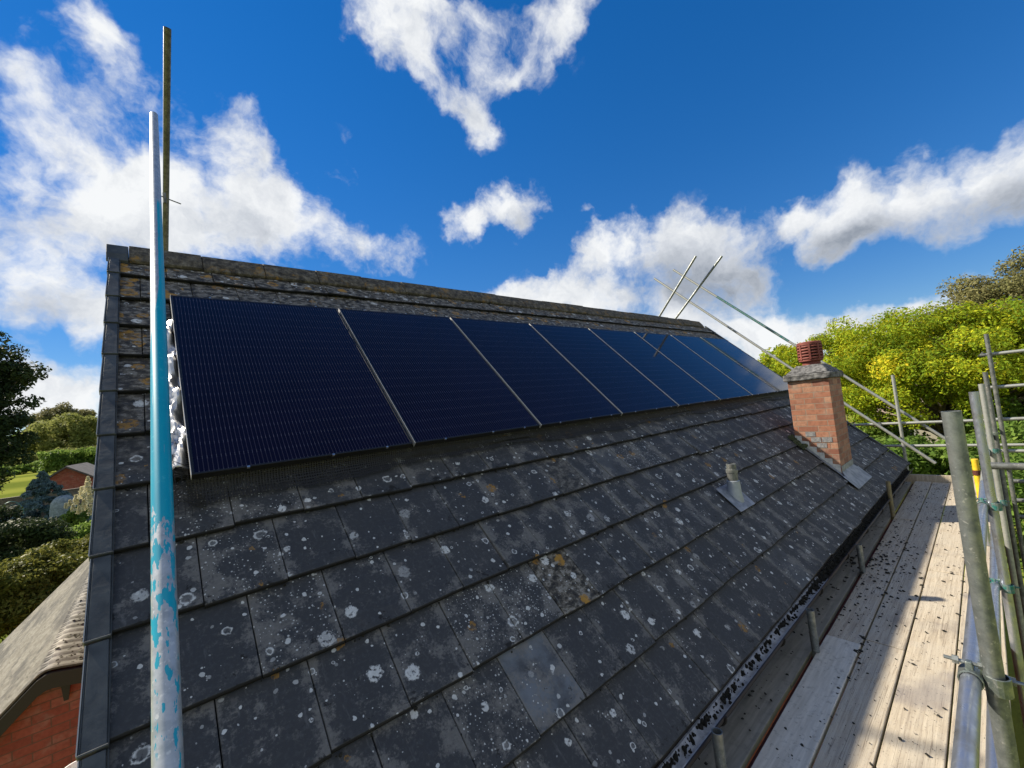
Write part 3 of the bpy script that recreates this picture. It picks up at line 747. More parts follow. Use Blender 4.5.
# soil vent: tapering pipe on a lead slate
vx, vs = 4.22, 3.08
m = MB(); slabS(m, vx-.18, vx+.15, vs-.06, vs+.21, .052, .056); slate = m.build('vent_slate', MAT['lead'], house, bevel=.002)
vb = S(vx, vs+.06, .05)
m = MB(); m.lathe([(.072, -.06), (.060, .03), (.055, .13), (.048, .135)], vb, 20); m.build('vent_collar', MAT['alu'], slate, smooth=True)
m = MB(); m.lathe([(.045, .10), (.045, .205), (.050, .207), (.050, .235), (.042, .238), (.042, .285), (.034, .287), (.034, .22)], vb, 20); m.build('vent_pipe', MAT['galv_dark'], slate, smooth=True)

# ------------------------------------------------------------------ solar panels
PX0, PS0, PL, PH, PP = .3007, .3957, 1.644, .15, 1.1167; PW = 1.0974
PL_LABELS = ['largest solar panel at the near gable end, beside the crumpled foil', 'second solar panel from the near gable', 'third solar panel from the near gable',
 'fourth solar panel from the near gable', 'fourth solar panel from the chimney end', 'third solar panel from the chimney end', 'second solar panel from the chimney end', 'farthest solar panel, partly hidden behind the chimney crown']
GRP = 'black solar panels in a row along the roof'
def make_panel():
    root = empty('solar_panel', tuple(S(PX0, PS0+PL, 0)))
    x0, x1, s0, s1 = PX0, PX0+PW, PS0, PS0+PL
    m = MB()
    def bar(m, xa, xb, sa, sb, ha, hb): m.hexa([S(xa, sa, ha), S(xa, sb, ha), S(xb, sb, ha), S(xb, sa, ha), S(xa, sa, hb), S(xa, sb, hb), S(xb, sb, hb), S(xb, sa, hb)])
    bar(m, x0, x1, s0, s0+.011, PH-.035, PH); bar(m, x0, x1, s1-.011, s1, PH-.035, PH)
    bar(m, x0, x0+.011, s0+.0112, s1-.0112, PH-.035, PH); bar(m, x1-.011, x1, s0+.0112, s1-.0112, PH-.035, PH)
    m.build('frame', MAT['frame'], root, bevel=.001, seg=1)
    m = MB(); bar(m, x0-.0024, x0-.0004, s0, s1, PH-.034, PH+.0012); m.build('frame_edge', MAT['frame_side'], root)  # pale strip added as the sun's glint along the black frame side
    m = MB(); bar(m, x0+.0112, x1-.0112, s0+.0112, s1-.0112, PH-.008, PH-.002)
    for i, p in enumerate(m.v):
        pv = Vector(p); m.uv[i] = (pv.x-x0, -(pv.y*CA+pv.z*SA)-s0)
    m.build('glass', MAT['glass'], root)
    for q in (.22, .62, .93):
        m = MB(); bar(m, x0+q-.006, x0+q+.006, s1-.004, s1+.004, PH-.008, PH+.003); m.build('clamp', MAT['clip'], root)
        m = MB(); bar(m, x0+q-.006, x0+q+.006, s0-.005, s0+.003, PH-.008, PH+.003); m.build('clamp', MAT['clip'], root)
    for q in (.38, PL-.38):
        m = MB(); bar(m, x0-.01, x1+.0095, s0+q-.02, s0+q+.02, .052, PH-.0355); m.build('mounting_rail', MAT['frame'], root)
    return root
def copy_tree(o, parent=None):
    c = o.copy(); col.objects.link(c)
    if parent is not None: c.parent = parent; c.matrix_parent_inverse = o.matrix_parent_inverse.copy()
    for ch in o.children: copy_tree(ch, c)
    return c
proto = make_panel()
for k in range(8):
    o = proto if k == 0 else copy_tree(proto)
    if k: o.location = proto.location + Vector((k*PP, 0, 0))
    tag(o, PL_LABELS[k], 'solar panel', GRP)
# crumpled silver sheet pushed up against the first panel
rg = np.random.RandomState(4); m = MB(); nx, ns = 15, 90; idx = {}
for i in range(nx):
    for j in range(ns):
        u, v = i/(nx-1), j/(ns-1)
        wob = .02*math.sin(v*17)+.015*math.sin(v*41+1)
        h = .060 + (.070*math.sin(u*math.pi*.9+.2) + .016*math.sin(u*9+v*23) + .018*math.sin(v*31-u*6) + rg.uniform(-.008, .008))*(.55+.45*math.sin(v*12+.7)**2)
        idx[i, j] = m.vert(S(.212+.5*wob*(1-u)+u*.105, .66+v*1.28, max(h, .042)))
for i in range(nx-1):
    for j in range(ns-1): m.f.append([idx[i, j], idx[i, j+1], idx[i+1, j+1], idx[i+1, j]])
o = m.build('foil_sheet', MAT['foil'], smooth=True); sd = o.modifiers.new('t', 'SOLIDIFY'); sd.thickness = .002
tag(o, 'crumpled silver foil tucked along the left edge of the nearest solar panel', 'foil sheet')
m = MB(); rg = random.Random(8)
for k in range(26):
    s = 1.78+k*.0145; a = rg.uniform(-.03, .03)
    m.tube([S(.205+a, s, .05), S(.25+a, s+.012, .10+rg.uniform(0, .03)), S(.30, s+.02, .085), S(.345, s+.03, .055)], .0014, 5)
for k in range(5):
    m.tube([S(.215+k*.025, 1.76, .075+.03*math.sin(k)), S(.22+k*.025, 2.19, .07+.02*math.cos(k))], .0014, 5)
o = m.build('mesh_roll', MAT['wiremesh']); tag(o, 'loose black wire mesh curled below the silver foil', 'wire mesh')

# black bird-proofing mesh, bent from the lower frames down on to the tiles
def m_mesh():
    t = NT('bird_mesh'); t.set((.008, .008, .009), .6, .2)
    u, v, _ = t.sep(t.tc('UV'))
    fu = t.math('ABSOLUTE', t.math('SUBTRACT', t.math('FRACT', t.math('DIVIDE', u, .013)), .5)); fv = t.math('ABSOLUTE', t.math('SUBTRACT', t.math('FRACT', t.math('DIVIDE', v, .013)), .5))
    wire = t.math('MAXIMUM', t.math('GREATER_THAN', fu, .30), t.math('GREATER_THAN', fv, .30))
    tr = t.N.new('ShaderNodeBsdfTransparent'); ms = t.N.new('ShaderNodeMixShader'); t.L.new(wire, ms.inputs[0]); t.L.new(tr.outputs[0], ms.inputs[1]); t.L.new(t.p.outputs[0], ms.inputs[2]); t.L.new(ms.outputs[0], t.out.inputs['Surface'])
    return t.m
m = MB(); rs = np.random.RandomState(31); n = 220; rows_ = []
for i in range(n+1):
    x = PX0-.02 + (8*PP+.02)*i/n; ext = .085 + .022*math.sin(x*2.3)+.012*math.sin(x*7.1+1)+rs.uniform(-.006, .006); r = []
    for j, (ds_, h_) in enumerate(((-.004, PH-.037), (.012, PH-.06), (.03, .075), (ext*.6, .060), (ext, .052))):
        k = m.vert(S(x, PS0+PL+ds_, h_)); m.uv[k] = (x, j*.032); r.append(k)
    rows_.append(r)
for a, b in zip(rows_, rows_[1:]):
    for j in range(4): m.f.append([a[j], a[j+1], b[j+1], b[j]])
tag(m.build('bird_guard', m_mesh()), 'black mesh strip closing the gap under the lower edge of the solar panels', 'bird mesh')

# ------------------------------------------------------------------ scaffold
TR = .02415
def at(px, py, z): return CAM + (_f + _r2*((px-512)/FPX) - _u2*((py-384)/FPX))*z      # a point seen at a pixel, at a distance
def tube_thing(name, a, b, mat, label, cat='scaffold tube', group=None, r=TR, uv=False):
    m = MB(); a, b = Vector(a), Vector(b)
    m.tube([a, b], r, 32 if uv else 18, hollow=.004)
    if uv:
        for i, p in enumerate(m.v):
            pv = Vector(p); t = (pv-a).dot(b-a)/(b-a).length_squared; q = pv-a-(b-a)*t
            dx = (b-a).normalized(); e1 = dx.cross(Vector((0, 0, 1))).normalized(); e2 = dx.cross(e1)
            m.uv[i] = (math.atan2(q.dot(e2), q.dot(e1))/(2*math.pi)+.5, t)
    o = m.build(name, mat, smooth=True); return tag(o, label, cat, group)
ZB0 = -3.05
GR = 'sloping scaffold tubes at the gables'
MAT['paint'] = None
A_, B_ = Vector((.171, -2.87, -1.782)), Vector((.273, -.005, 1.338))
A2 = A_ + (A_-B_)*.22
# start of the paint scale: v counted from the foot seen at the bottom of the picture
def paint_tube():
    m = MB(); m.tube([A2, B_], TR, 36, hollow=.004); d = (B_-A_); dx = d.normalized(); view = (A_-CAM).normalized()
    e1 = dx.cross(Vector((0, 0, 1))).normalized(); e2 = e1.cross(dx).normalized()
    for i, p in enumerate(m.v):
        pv = Vector(p); t = (pv-A_).dot(d)/d.length_squared; q = pv-A_-d*t
        tw = (CAM-A_); tw = (tw - dx*tw.dot(dx)).normalized()
        m.uv[i] = (math.atan2(q.dot(e1), q.dot(tw))/(2*math.pi)+.5, t)
    o = m.build('raking_tube', MAT_PAINT, smooth=True)
    return tag(o, 'peeling blue painted scaffold tube sloping up in front of the near gable', 'scaffold tube', GR)
MAT_PAINT = m_paintpole(); paint_tube()
tube_thing('raking_tube', (.374, -.157, 1.98), (.290, 3.9, -1.27), MAT['galv_dark'], 'dark weathered tube rising highest from behind the near gable ridge', group=GR)
tube_thing('raking_tube', (10.0, 1.43, 1.775), (10.0, -3.14, -2.77), MAT['oldtube'], 'longer lower of two tubes passing behind the chimney pot', group=GR)
tube_thing('raking_tube', (10.25, 1.03, 1.91), (10.25, -3.32, -2.43), MAT['oldtube'], 'upper tube with a teal painted length passing behind the chimney pot', group=GR)
m = MB(); d = Vector((0, -4.35, -4.34)); p0 = Vector((10.25, 1.03, 1.91)); m.tube([p0+d*.22, p0+d*.52], TR+.0012, 16)
o = m.build('painted_band', MAT['teal'], bpy.data.objects['raking_tube.003'], smooth=True)
def xplane(px, py, X):
    d = _f + _r2*((px-512)/FPX) - _u2*((py-384)/FPX); t = (X-CAM.x)/d.x; return CAM + d*t
for (b, t_, X, lab) in (((659, 317), (696, 256), 9.35, 'left of two bright tubes leaning out from behind the far ridge'), ((676, 318), (722, 256), 9.55, 'right of two bright tubes leaning out from behind the far ridge')):
    pb, pt = xplane(*b, X), xplane(*t_, X); tube_thing('raking_tube', pt, pb+(pb-pt)*1.2, MAT['galv'], lab, group=GR)
# thin wire clip on the dark tube
m = MB(); m.tube([tuple(at(161, 196, 3.55)), tuple(at(168, 199, 3.6)), tuple(at(181, 204, 3.65))], .005, 6); m.tube([tuple(at(164, 193, 3.58)), tuple(at(165, 203, 3.58))], .012, 8)
tag(m.build('wire_clip', MAT['galv_dark']), 'short wire clip sticking out of the dark tube', 'clip')
# standards along the outer side
GS = 'scaffold standards along the outer side of the walkway'
posts = [(2.15, -3.858, -1.322, 'galv', 'nearest and thickest grey upright tube beside the walkway'), (4.43, -3.850, -1.37, 'galv_blue', 'second upright from the camera, bluish grey'),
 (6.872, -3.846, -1.405, 'oldtube', 'pale upright tube just behind the bluish one'), (8.39, -3.868, -1.307, 'galv_dark', 'dark upright between the pale one and the tallest'),
 (9.42, -3.926, -.774, 'galv_dark', 'tallest upright of the outer row, with rails to the right')]
for (x, y, z, mt, lab) in posts: tube_thing('scaffold_standard', (x, y, z), (x, y, GZ), MAT[mt], lab, group=GS)
p = at(974.5, 455, 4.05)
p = at(974.5, 459, 4.35)
yp = tube_thing('sleeved_post', p-Vector((0, 0, .01)), (p.x, p.y, ZB0), MAT['galv_blue'], 'upright with a yellow sleeve seen between the first two grey uprights', 'scaffold tube', r=.022)
m = MB(); m.tube([p, p-Vector((0, 0, .54))], .026, 18); m.build('yellow_sleeve', MAT['yellow'], yp, smooth=True)
m = MB(); m.tube([p+Vector((0, 0, -.115)), p+Vector((0, 0, -.165))], .031, 14); m.build('clip_band', MAT['rust'], yp)
GL = 'guard rails along the walkway'
tube_thing('guard_rail', (-1.6, -3.806, -2.25), (5.15, -3.806, -2.13), MAT['galv_blue'], 'smooth bluish top guard rail nearest the camera', group=GL)
tube_thing('guard_rail', (5.17, -3.806, -2.13), (9.6, -3.806, -2.10), MAT['oldtube'], 'far length of the top guard rail behind the grey uprights', group=GL)
tube_thing('guard_rail', (-1.6, -3.800, -2.74), (9.6, -3.800, -2.62), MAT['galv_blue'], 'bluish lower guard rail beneath the top one', group=GL)
GT = 'tubes reaching out to the right from the tallest upright'
def xplane(px, py, X):
    d = _f + _r2*((px-512)/FPX) - _u2*((py-384)/FPX); t = (X-CAM.x)/d.x; return CAM + d*t
for py, lab in ((352, 'topmost rail reaching right from the tallest upright'), (386, 'second rail from the top at the tallest upright'), (419, 'third rail from the top at the tallest upright'), (451, 'fourth rail from the top at the tallest upright')):
    z = xplane(1012, py, 9.47).z; tube_thing('cross_rail', (9.47, -3.86, z), (9.47, -8.4, z+.02), MAT['oldtube'], lab, 'scaffold tube', GT)
for py, lab in ((481, 'dark rail right of the uprights, just under the thick stub'), (500, 'middle of the dark rails low at the right edge'), (516, 'lowest dark rail at the right edge of the picture')):
    z = xplane(1012, py, 9.52).z; tube_thing('cross_rail', (9.52, -3.95, z), (9.52, -8.4, z), MAT['galv_dark'], lab, 'scaffold tube', GT, r=.03)
tube_thing('transom_tube', (5.6, -3.80, -2.065), (5.6, -5.6, -2.07), MAT['galv_dark'], 'thick stub tube sticking out to the right past the uprights', 'scaffold tube', r=.03)
# end of the walkway
GE = 'end rails beyond the far end of the walkway'
tube_thing('end_rail', (10.2, -2.10, -2.115), (10.2, -4.6, -2.09), MAT['oldtube'], 'upper end rail across the far end of the walkway', group=GE)
tube_thing('end_rail', (10.2, -2.30, -2.515), (10.2, -4.6, -2.485), MAT['oldtube'], 'lower end rail across the far end of the walkway', group=GE)
tube_thing('end_standard', (10.16, -2.76, -1.246), (10.16, -2.76, GZ), MAT['oldtube'], 'thin upright crossing the end rails beyond the roof corner', 'scaffold tube')
# inner short standards
GI = 'short posts between the gutter and the walkway'
for (x, y, zt, mt, lab) in ((2.10, -2.945, -2.75, 'galv', 'nearest short post beside the gutter, cut off by the picture edge'), (3.585, -2.945, -2.765, 'galv', 'second short post beside the gutter'), (5.27, -2.925, -2.80, 'galv', 'third short post beside the gutter'), (7.43, -2.885, -2.60, 'mustard', 'mustard coloured post beside the gutter below the chimney')):
    if mt == 'mustard' and mt not in MAT: MAT['mustard'] = m_simple('mustard_tube', (.22, .18, .085), .6, .1, 20, (.15, .13, .08))
    tube_thing('short_post', (x, y, zt), (x, y, GZ), MAT[mt], lab, group=GI)
# boards
ZB = -3.05
random.seed(21)
GB = 'timber boards of the scaffold walkway'
def board(x0, x1, y0, y1, y0b, y1b, mat, label, dz=0.0, name='scaffold_board'):
    m = MB(); n = 8; t = .038; ids = []
    for i in range(n+1):
        q = i/n; x = x0+(x1-x0)*q; ya = y0+(y0b-y0)*q; yb = y1+(y1b-y1)*q; sag = -.006*math.sin(q*math.pi) + dz
        ids.append([m.vert((x, ya, ZB+sag)), m.vert((x, yb, ZB+sag)), m.vert((x, yb, ZB-t+sag)), m.vert((x, ya, ZB-t+sag))])
    for a, b in zip(ids, ids[1:]):
        for k in range(4): m.f.append([a[k], b[k], b[(k+1) % 4], a[(k+1) % 4]])
    m.f.append(ids[0][::1]); m.f.append(ids[-1][::-1])
    o = m.build(name, mat, bevel=.004); return tag(o, label, 'board', GB)
def lerp(x): return .012*(x-2.3)                      # the walkway draws in a little towards the far end
def row(ya, yb, cuts, mats, labs, dzs):
    for (x0, x1), mt, lb, dz in zip(cuts, mats, labs, dzs):
        board(x0+.004, x1-.004, ya+lerp(x0), yb+lerp(x0), ya+lerp(x1), yb+lerp(x1), MAT[mt], lb, dz)
row(-2.715, -2.922, [(-1.6, 3.15), (3.15, 6.9), (6.9, 9.82)], ['greyboard']*3, ['nearest grey inner board under the gutter edge', 'middle grey inner board under the gutter edge', 'far grey inner board below the chimney'], [-.012, -.02, -.012])
row(-2.966, -3.164, [(-1.6, 3.86), (3.86, 7.3), (7.3, 9.82)], ['paleboard', 'board', 'board'], ['bleached pale board nearest the camera on the inner side of the walkway', 'inner walkway board continuing beyond the bleached one', 'far inner walkway board beside the mustard post'], [.006, 0, .004])
row(-3.175, -3.378, [(-1.6, 3.95), (3.95, 8.3), (8.3, 9.82)], ['board']*3, ['near middle board crossed by the shadow edge', 'middle board in shade beyond the near joint', 'short far board of the middle row'], [0, .002, -.002])
row(-3.388, -3.612, [(-1.6, 5.6), (5.6, 9.82)], ['board']*2, ['long sunlit board on the outer side of the walkway', 'far sunlit board ending in the chimney shadow'], [0, .003])
row(-3.620, -3.832, [(-1.6, 5.2), (5.2, 9.82)], ['board']*2, ['near edge board under the bluish guard rail', 'far edge board along the outer uprights'], [0, 0])
m = MB(); m.box((9.86, -3.83, -3.17), (9.90, -2.62, -2.945)); tag(m.build('toe_board', MAT['board'], bevel=.004), 'board set on edge across the far end of the walkway', 'board')
# ledgers and transoms that carry the boards
tube_thing('ledger_tube', (-1.6, -2.943-.05, -3.118), (9.8, -2.943+.09, -3.118), MAT['rust'], 'rusty red ledger tube in the gap between the inner and main boards')
GC = 'couplers clamping the scaffold tubes'
def coupler(p, axis1, axis2, label, mat='coupler', s=1.0):
    """two pressed half-shells back to back, each round one tube, with hinged bolt and nut"""
    p = Vector(p); a1 = Vector(axis1).normalized(); a2 = Vector(axis2).normalized()
    root = empty('coupler', tuple(p)); tag(root, label, 'coupler', GC)
    def shell(c, ax, name):
        m = MB(); e = ax.orthogonal().normalized(); f = ax.cross(e); n = 16; ro, ri = TR+.0050*s, TR+.0012
        rings = []
        for w in (-.022*s, .022*s):
            rings.append([[m.vert(c+ax*w+(e*math.cos(2*math.pi*k/n)+f*math.sin(2*math.pi*k/n))*r) for k in range(n)] for r in (ri, ro)])
        for k in range(n):
            k2 = (k+1) % n
            m.f.append([rings[0][1][k], rings[0][1][k2], rings[1][1][k2], rings[1][1][k]])
            m.f.append([rings[0][0][k2], rings[0][0][k], rings[1][0][k], rings[1][0][k2]])
            m.f.append([rings[0][0][k], rings[0][0][k2], rings[0][1][k2], rings[0][1][k]]); m.f.append([rings[1][1][k], rings[1][1][k2], rings[1][0][k2], rings[1][0][k]])
        sh = m.build(name, MAT[mat], root, bevel=.0015)
        return e, f
    c1 = p + a1.cross(a2).normalized()*0; 
    e, f = shell(p, a1, 'clamp_shell')
    side = a1.cross(a2).normalized(); 
    c2 = COUP_OFF(p, side)
    shell(c2, a2, 'clamp_shell')
    for c, ax, sg in ((p, a1, -1), (c2, a2, 1)):
        out = side*sg; t = ax.cross(out).normalized()
        m = MB(); q = c + t*(TR+.016*s)
        m.tube([q-out*.024*s, q+out*.046*s], .0048*s, 8); m.tube([q+out*.018*s, q+out*.030*s], .0105*s, 6); m.tube([q-out*.024*s, q-out*.016*s], .009*s, 6)
        m.build('bolt', MAT['galv'] if mat == 'coupler' else MAT[mat], root)
        m = MB(); w2 = ax*.011*s; base = c+t*(TR+.002)
        m.hexa([base-w2-out*.010, base+w2-out*.010, base+w2*.7+t*.020*s-out*.008, base-w2*.7+t*.020*s-out*.008, base-w2+out*.010, base+w2+out*.010, base+w2*.7+t*.020*s+out*.008, base-w2*.7+t*.020*s+out*.008])
        m.build('lug', MAT[mat], root, bevel=.003)
def COUP_OFF(p, side): return p + side*(2*TR+.010)
X_, Y_, Z_ = (1, 0, 0), (0, 1, 0), (0, 0, 1)
coupler((2.15, -3.806, -2.183), X_, Z_, 'steel coupler joining the near rail to the nearest upright', s=1.25)
coupler((4.43, -3.806, -2.143), X_, Z_, 'green stained coupler joining the rail to the second upright', 'teal', 1.15)
coupler((4.43, -3.800, -2.682), X_, Z_, 'green stained coupler low on the second upright', 'teal', 1.15)
coupler((6.872, -3.806, -2.118), X_, Z_, 'green stained coupler joining the rail to the pale upright', 'teal', 1.1)
coupler((6.872, -3.800, -2.652), X_, Z_, 'green stained coupler low on the pale upright', 'teal', 1.1)
coupler((8.39, -3.806, -2.108), X_, Z_, 'coupler on the dark upright', 'coupler')
coupler((2.15, -3.800, -2.705), X_, Z_, 'steel coupler at the foot of the nearest upright', 'coupler', 1.2)
coupler((9.47, -3.86, xplane(1012, 352, 9.47).z), Y_, Z_, 'coupler high on the tallest upright at its topmost rail', 'galv_dark')
coupler((10.2, -2.76, -2.108), Y_, Z_, 'coupler on the upper end rail beyond the roof corner', 'galv_dark')
coupler((10.2, -2.76, -2.51), Y_, Z_, 'coupler on the lower end rail beyond the roof corner', 'galv_dark')
coupler((10.05, -2.50, -2.11), Y_, (0, .7, .7), 'coupler tying the lower sloping tube to the end rail', 'galv_dark')
# moss knocked off the roof, lying on boards and in the gutter
rg = random.Random(17); items = []
for _ in range(3800):
    x = rg.uniform(1.6, 9.7); y = rg.uniform(-3.79, -2.73)
    dens = .26 + .22*(y > -3.2) + .7*math.exp(-((x-5.6)/1.3)**2)*math.exp(-((y+3.03)/.2)**2) + .25*(x > 7)
    if rg.random() > dens or -2.97+lerp(x) < y < -2.90+lerp(x): continue
    big = math.exp(-((x-5.4)/1.0)**2)
    r = rg.choice((.0018, .0022, .003, .003, .004, .005, .006, .008, .011))*(1+.9*big*rg.random())
    items.append(((x, y, ZB+.001), (0, 0, 1), r, r*rg.uniform(.35, .7)))
for _ in range(26):
    x, y = rg.gauss(5.75, .45), rg.gauss(-3.03, .08); r = rg.uniform(.010, .024); items.append(((x, y, ZB+.001), (0, 0, 1), r, r*.5))
for _ in range(12):
    x, y = rg.gauss(3.75, .12), rg.gauss(-3.155, .02); r = rg.uniform(.006, .02); items.append(((x, y, ZB+.002), (0, 0, 1), r, r*.6))
for _ in range(14):
    x, y = rg.gauss(5.55, .12), rg.gauss(-2.82, .03); r = rg.uniform(.008, .022); items.append(((x, y, ZB-.012), (0, 0, 1), r, r*.6))
m = MB(); clumps(m, items, 5, 9); tag(m.build('moss_debris', MAT['moss']), 'black moss crumbs strewn over the walkway boards', 'moss', kind='stuff')
items = []
for _ in range(1300):
    x = rg.uniform(.2, 9.7); a = (1.86-.5*rg.random()**1.6)*math.pi; c = (x, gy+(gr-.013)*math.cos(a), gz+(gr-.013)*math.sin(a))
    pr_ = .34 + .34*math.sin(x*3.1)*math.sin(x*7.7+1) + (.9 if x > 4.1 else 0) + (.5 if a > 1.5*math.pi else -.1)
    if rg.random() > pr_: continue
    r = rg.choice((.003, .004, .006, .009, .014))*(1.5 if x > 4.1 else 1); items.append((c, (0, -math.cos(a), -math.sin(a)), r, r*.7))
for _ in range(420):
    x = rg.uniform(.2, 9.7); items.append(((x, gy+gr-.02+rg.uniform(-.012, .02), gz-.02), (0, -.4, .9), rg.uniform(.008, .022), .014))
m = MB(); clumps(m, items, 6); tag(m.build('gutter_moss', MAT['moss']), 'black moss lying in the gutter below the tiles', 'moss', kind='stuff')
# moss caught along the course edges of the roof
items = []
for _ in range(1500):
    k = rg.randrange(1, NC); x = rg.uniform(.08, LEN-.1); s = S0+k*G
    if PS0-.1 < s < PS0+PL and PX0 < x < PX0+8*PP: continue
    cl = .5+.5*math.sin(x*5.3+k*2.1)*math.sin(x*1.9+k)
    if rg.random() > cl*(.9 if k > 6 else .6): continue
    r = rg.choice((.003, .004, .005, .007, .010)); items.append((S(x, s+rg.uniform(.001, .010), .018), NR, r, r*.9))
for _ in range(420):
    k = rg.randrange(6, NC); odd = (k+1) % 2 == 1; j = rg.randrange(0, 33); x = (0 if odd else W/2)+j*W+rg.gauss(0, .004); s = S0+k*G-rg.random()**2*.28
    if x > LEN-.1 or rg.random() > .5: continue
    r = rg.choice((.002, .003, .004, .006)); items.append((S(x, s, .041-.028*(S0+k*G-s)/G), NR, r, r*.7))
m = MB(); clumps(m, items, 7); tag(m.build('roof_moss', MAT['moss']), 'dark moss crumbs along the tile course edges', 'moss', kind='stuff')

# ------------------------------------------------------------------ neighbouring garage at the left
gar = empty('garage', (-.8, 3.5, GZ)); tag(gar, 'low brick garage with a sunlit corrugated tile roof left of the house', 'garage')
AX, AZ_, GY0, GY1 = -.632, -3.0, 1.65, 8.05
def gprof(x):                                        # height of the roof line across the gable
    if x > AX+.06: return AZ_-.012-(x-AX-.06)*.22
    d = AX+.06-x
    return AZ_-.012 - (d*d*5.2 if d < .1 else .052+(d-.1)*1.02)
m = MB(); xs = [-.085, -.2, -.32, -.42, -.50, -.56, -.60, -.65, -.70, -.76, -.84, -.94, -1.06, -1.2, -1.4, -1.7, -2.0]
nyy = 320; ids = []
for i, x in enumerate(xs):
    rowi = []
    for j in range(nyy+1):
        y = GY0+(GY1-GY0)*j/nyy; ph = (j % 8)/8
        amp = .022 if x < -.60 else .008
        z = gprof(x) + amp*(math.sin(ph*2*math.pi)+.35*math.sin(ph*4*math.pi+.5)) + (.004*((i*7+j//8*5) % 5)/5)
        rowi.append(m.vert((x, y, z)))
    ids.append(rowi)
for a, b in zip(ids, ids[1:]):
    for j in range(nyy): m.f.append([a[j], a[j+1], b[j+1], b[j]])
def m_gtile():
    t = NT('garage_tile'); o = t.tc('Object'); x, y, z = t.sep(o)
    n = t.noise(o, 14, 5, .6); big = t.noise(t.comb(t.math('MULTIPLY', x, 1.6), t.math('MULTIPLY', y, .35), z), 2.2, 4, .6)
    b = t.mix(t.step(n, .3, .7), (.27, .245, .195), (.42, .385, .315)); b = t.mix(t.math('MULTIPLY', t.step(big, .46, .60), .7), b, (.125, .12, .11))  # dark streaks: tree shade painted into the tile colour
    b = t.mix(t.math('MULTIPLY', t.step(t.math('ADD', x, t.math('MULTIPLY', t.math('SUBTRACT', t.noise(o, 7, 4, .6), .5), .3)), -.62, -.50), .88), b, t.mix(t.noise(o, 40, 5, .7), (.030, .028, .018), (.12, .105, .065)))
    b = t.mix(t.math('MULTIPLY', t.step(t.noise(o, 34, 5, .65), .56, .68), .5), b, (.09, .085, .07)); t.set(b, .85); t.bump(n, .5, .01); return t.m
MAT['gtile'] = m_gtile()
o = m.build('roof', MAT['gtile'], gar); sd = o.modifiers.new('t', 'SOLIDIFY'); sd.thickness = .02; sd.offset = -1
# mossy scalloped edge along the top
rg = random.Random(2); items = []
for _ in range(1500):
    y = rg.uniform(GY0+.02, GY1-.1); x = rg.triangular(-.60, -.10, -.3); items.append(((x, y, gprof(x)+.006), (0, 0, 1), rg.uniform(.005, .019), rg.uniform(.003, .009)))
m = MB(); clumps(m, items, 9); m.build('roof_moss', m_simple('garage_moss', (.035, .034, .020), .95, 0, 30, (.10, .092, .05), .4), gar)
m = MB(); poly = [(x, gprof(x)-.03) for x in xs] + [(x, gprof(x)-.16) for x in xs[::-1]]
m.extrude(poly, 1, GY0-.03, GY0+.01); m.build('bargeboard', MAT['fascia'], gar)
m = MB(); poly = [(x, gprof(x)-.10) for x in xs] + [(xs[-1], GZ), (xs[0], GZ)]
m.extrude(poly, 1, GY0+.06, GY1-.06); m.build('wall', MAT['brick_red'], gar)
m = MB(); m.hexa([(-.50, GY0+.01, -3.33), (-.47, GY0+.01, -3.33), (-.47, GY0+.055, -3.28), (-.50, GY0+.055, -3.28), (-.52, GY0+.005, -3.14), (-.45, GY0+.005, -3.14), (-.45, GY0+.057, -3.14), (-.52, GY0+.057, -3.14)]); m.build('bracket', MAT['fascia'], gar)
m = MB(); m.tube([tuple(at(76, 766, 2.2)), tuple(Vector((at(76, 766, 2.2).x, at(76, 766, 2.2).y, GZ)))], .055, 20, hollow=.006); tag(m.build('vent_stack', MAT['white'], smooth=True), 'open white plastic pipe end at the bottom left corner', 'pipe')

# ------------------------------------------------------------------ vegetation and distance
def leaves(centres, radii, per, size, rs, tint=None, flat=.75, droop=0.0, aspect=1.7):
    """many small leaf blades scattered through clumps: vertices, faces and a tint per leaf"""
    V = []; T = []
    for c, r, n, tn in zip(centres, radii, per, tint):
        d = rs.normal(size=(n, 3)); d /= np.linalg.norm(d, axis=1)[:, None]
        q = d*(rs.uniform(.15, 1, (n, 1))**.55)*r; q[:, 2] *= flat
        p = q + c
        nrm = d*.55 + rs.normal(size=(n, 3))*.55 + np.array([0, 0, .45]); nrm /= np.linalg.norm(nrm, axis=1)[:, None]
        a = np.cross(nrm, rs.normal(size=(n, 3))); a /= np.linalg.norm(a, axis=1)[:, None]; b = np.cross(nrm, a)
        a[:, 2] -= droop; s = size*rs.uniform(.6, 1.35, (n, 1)); l = s*aspect
        quad = np.stack([p-a*l*.5, p-b*s*.42+nrm*s*.10, p+a*l*.5, p+b*s*.42+nrm*s*.10], 1)
        V.append(quad.reshape(-1, 3)); T.append(np.repeat(np.clip(tn+rs.normal(0, .13, n), 0, 1), 4))
    return np.concatenate(V), np.concatenate(T)
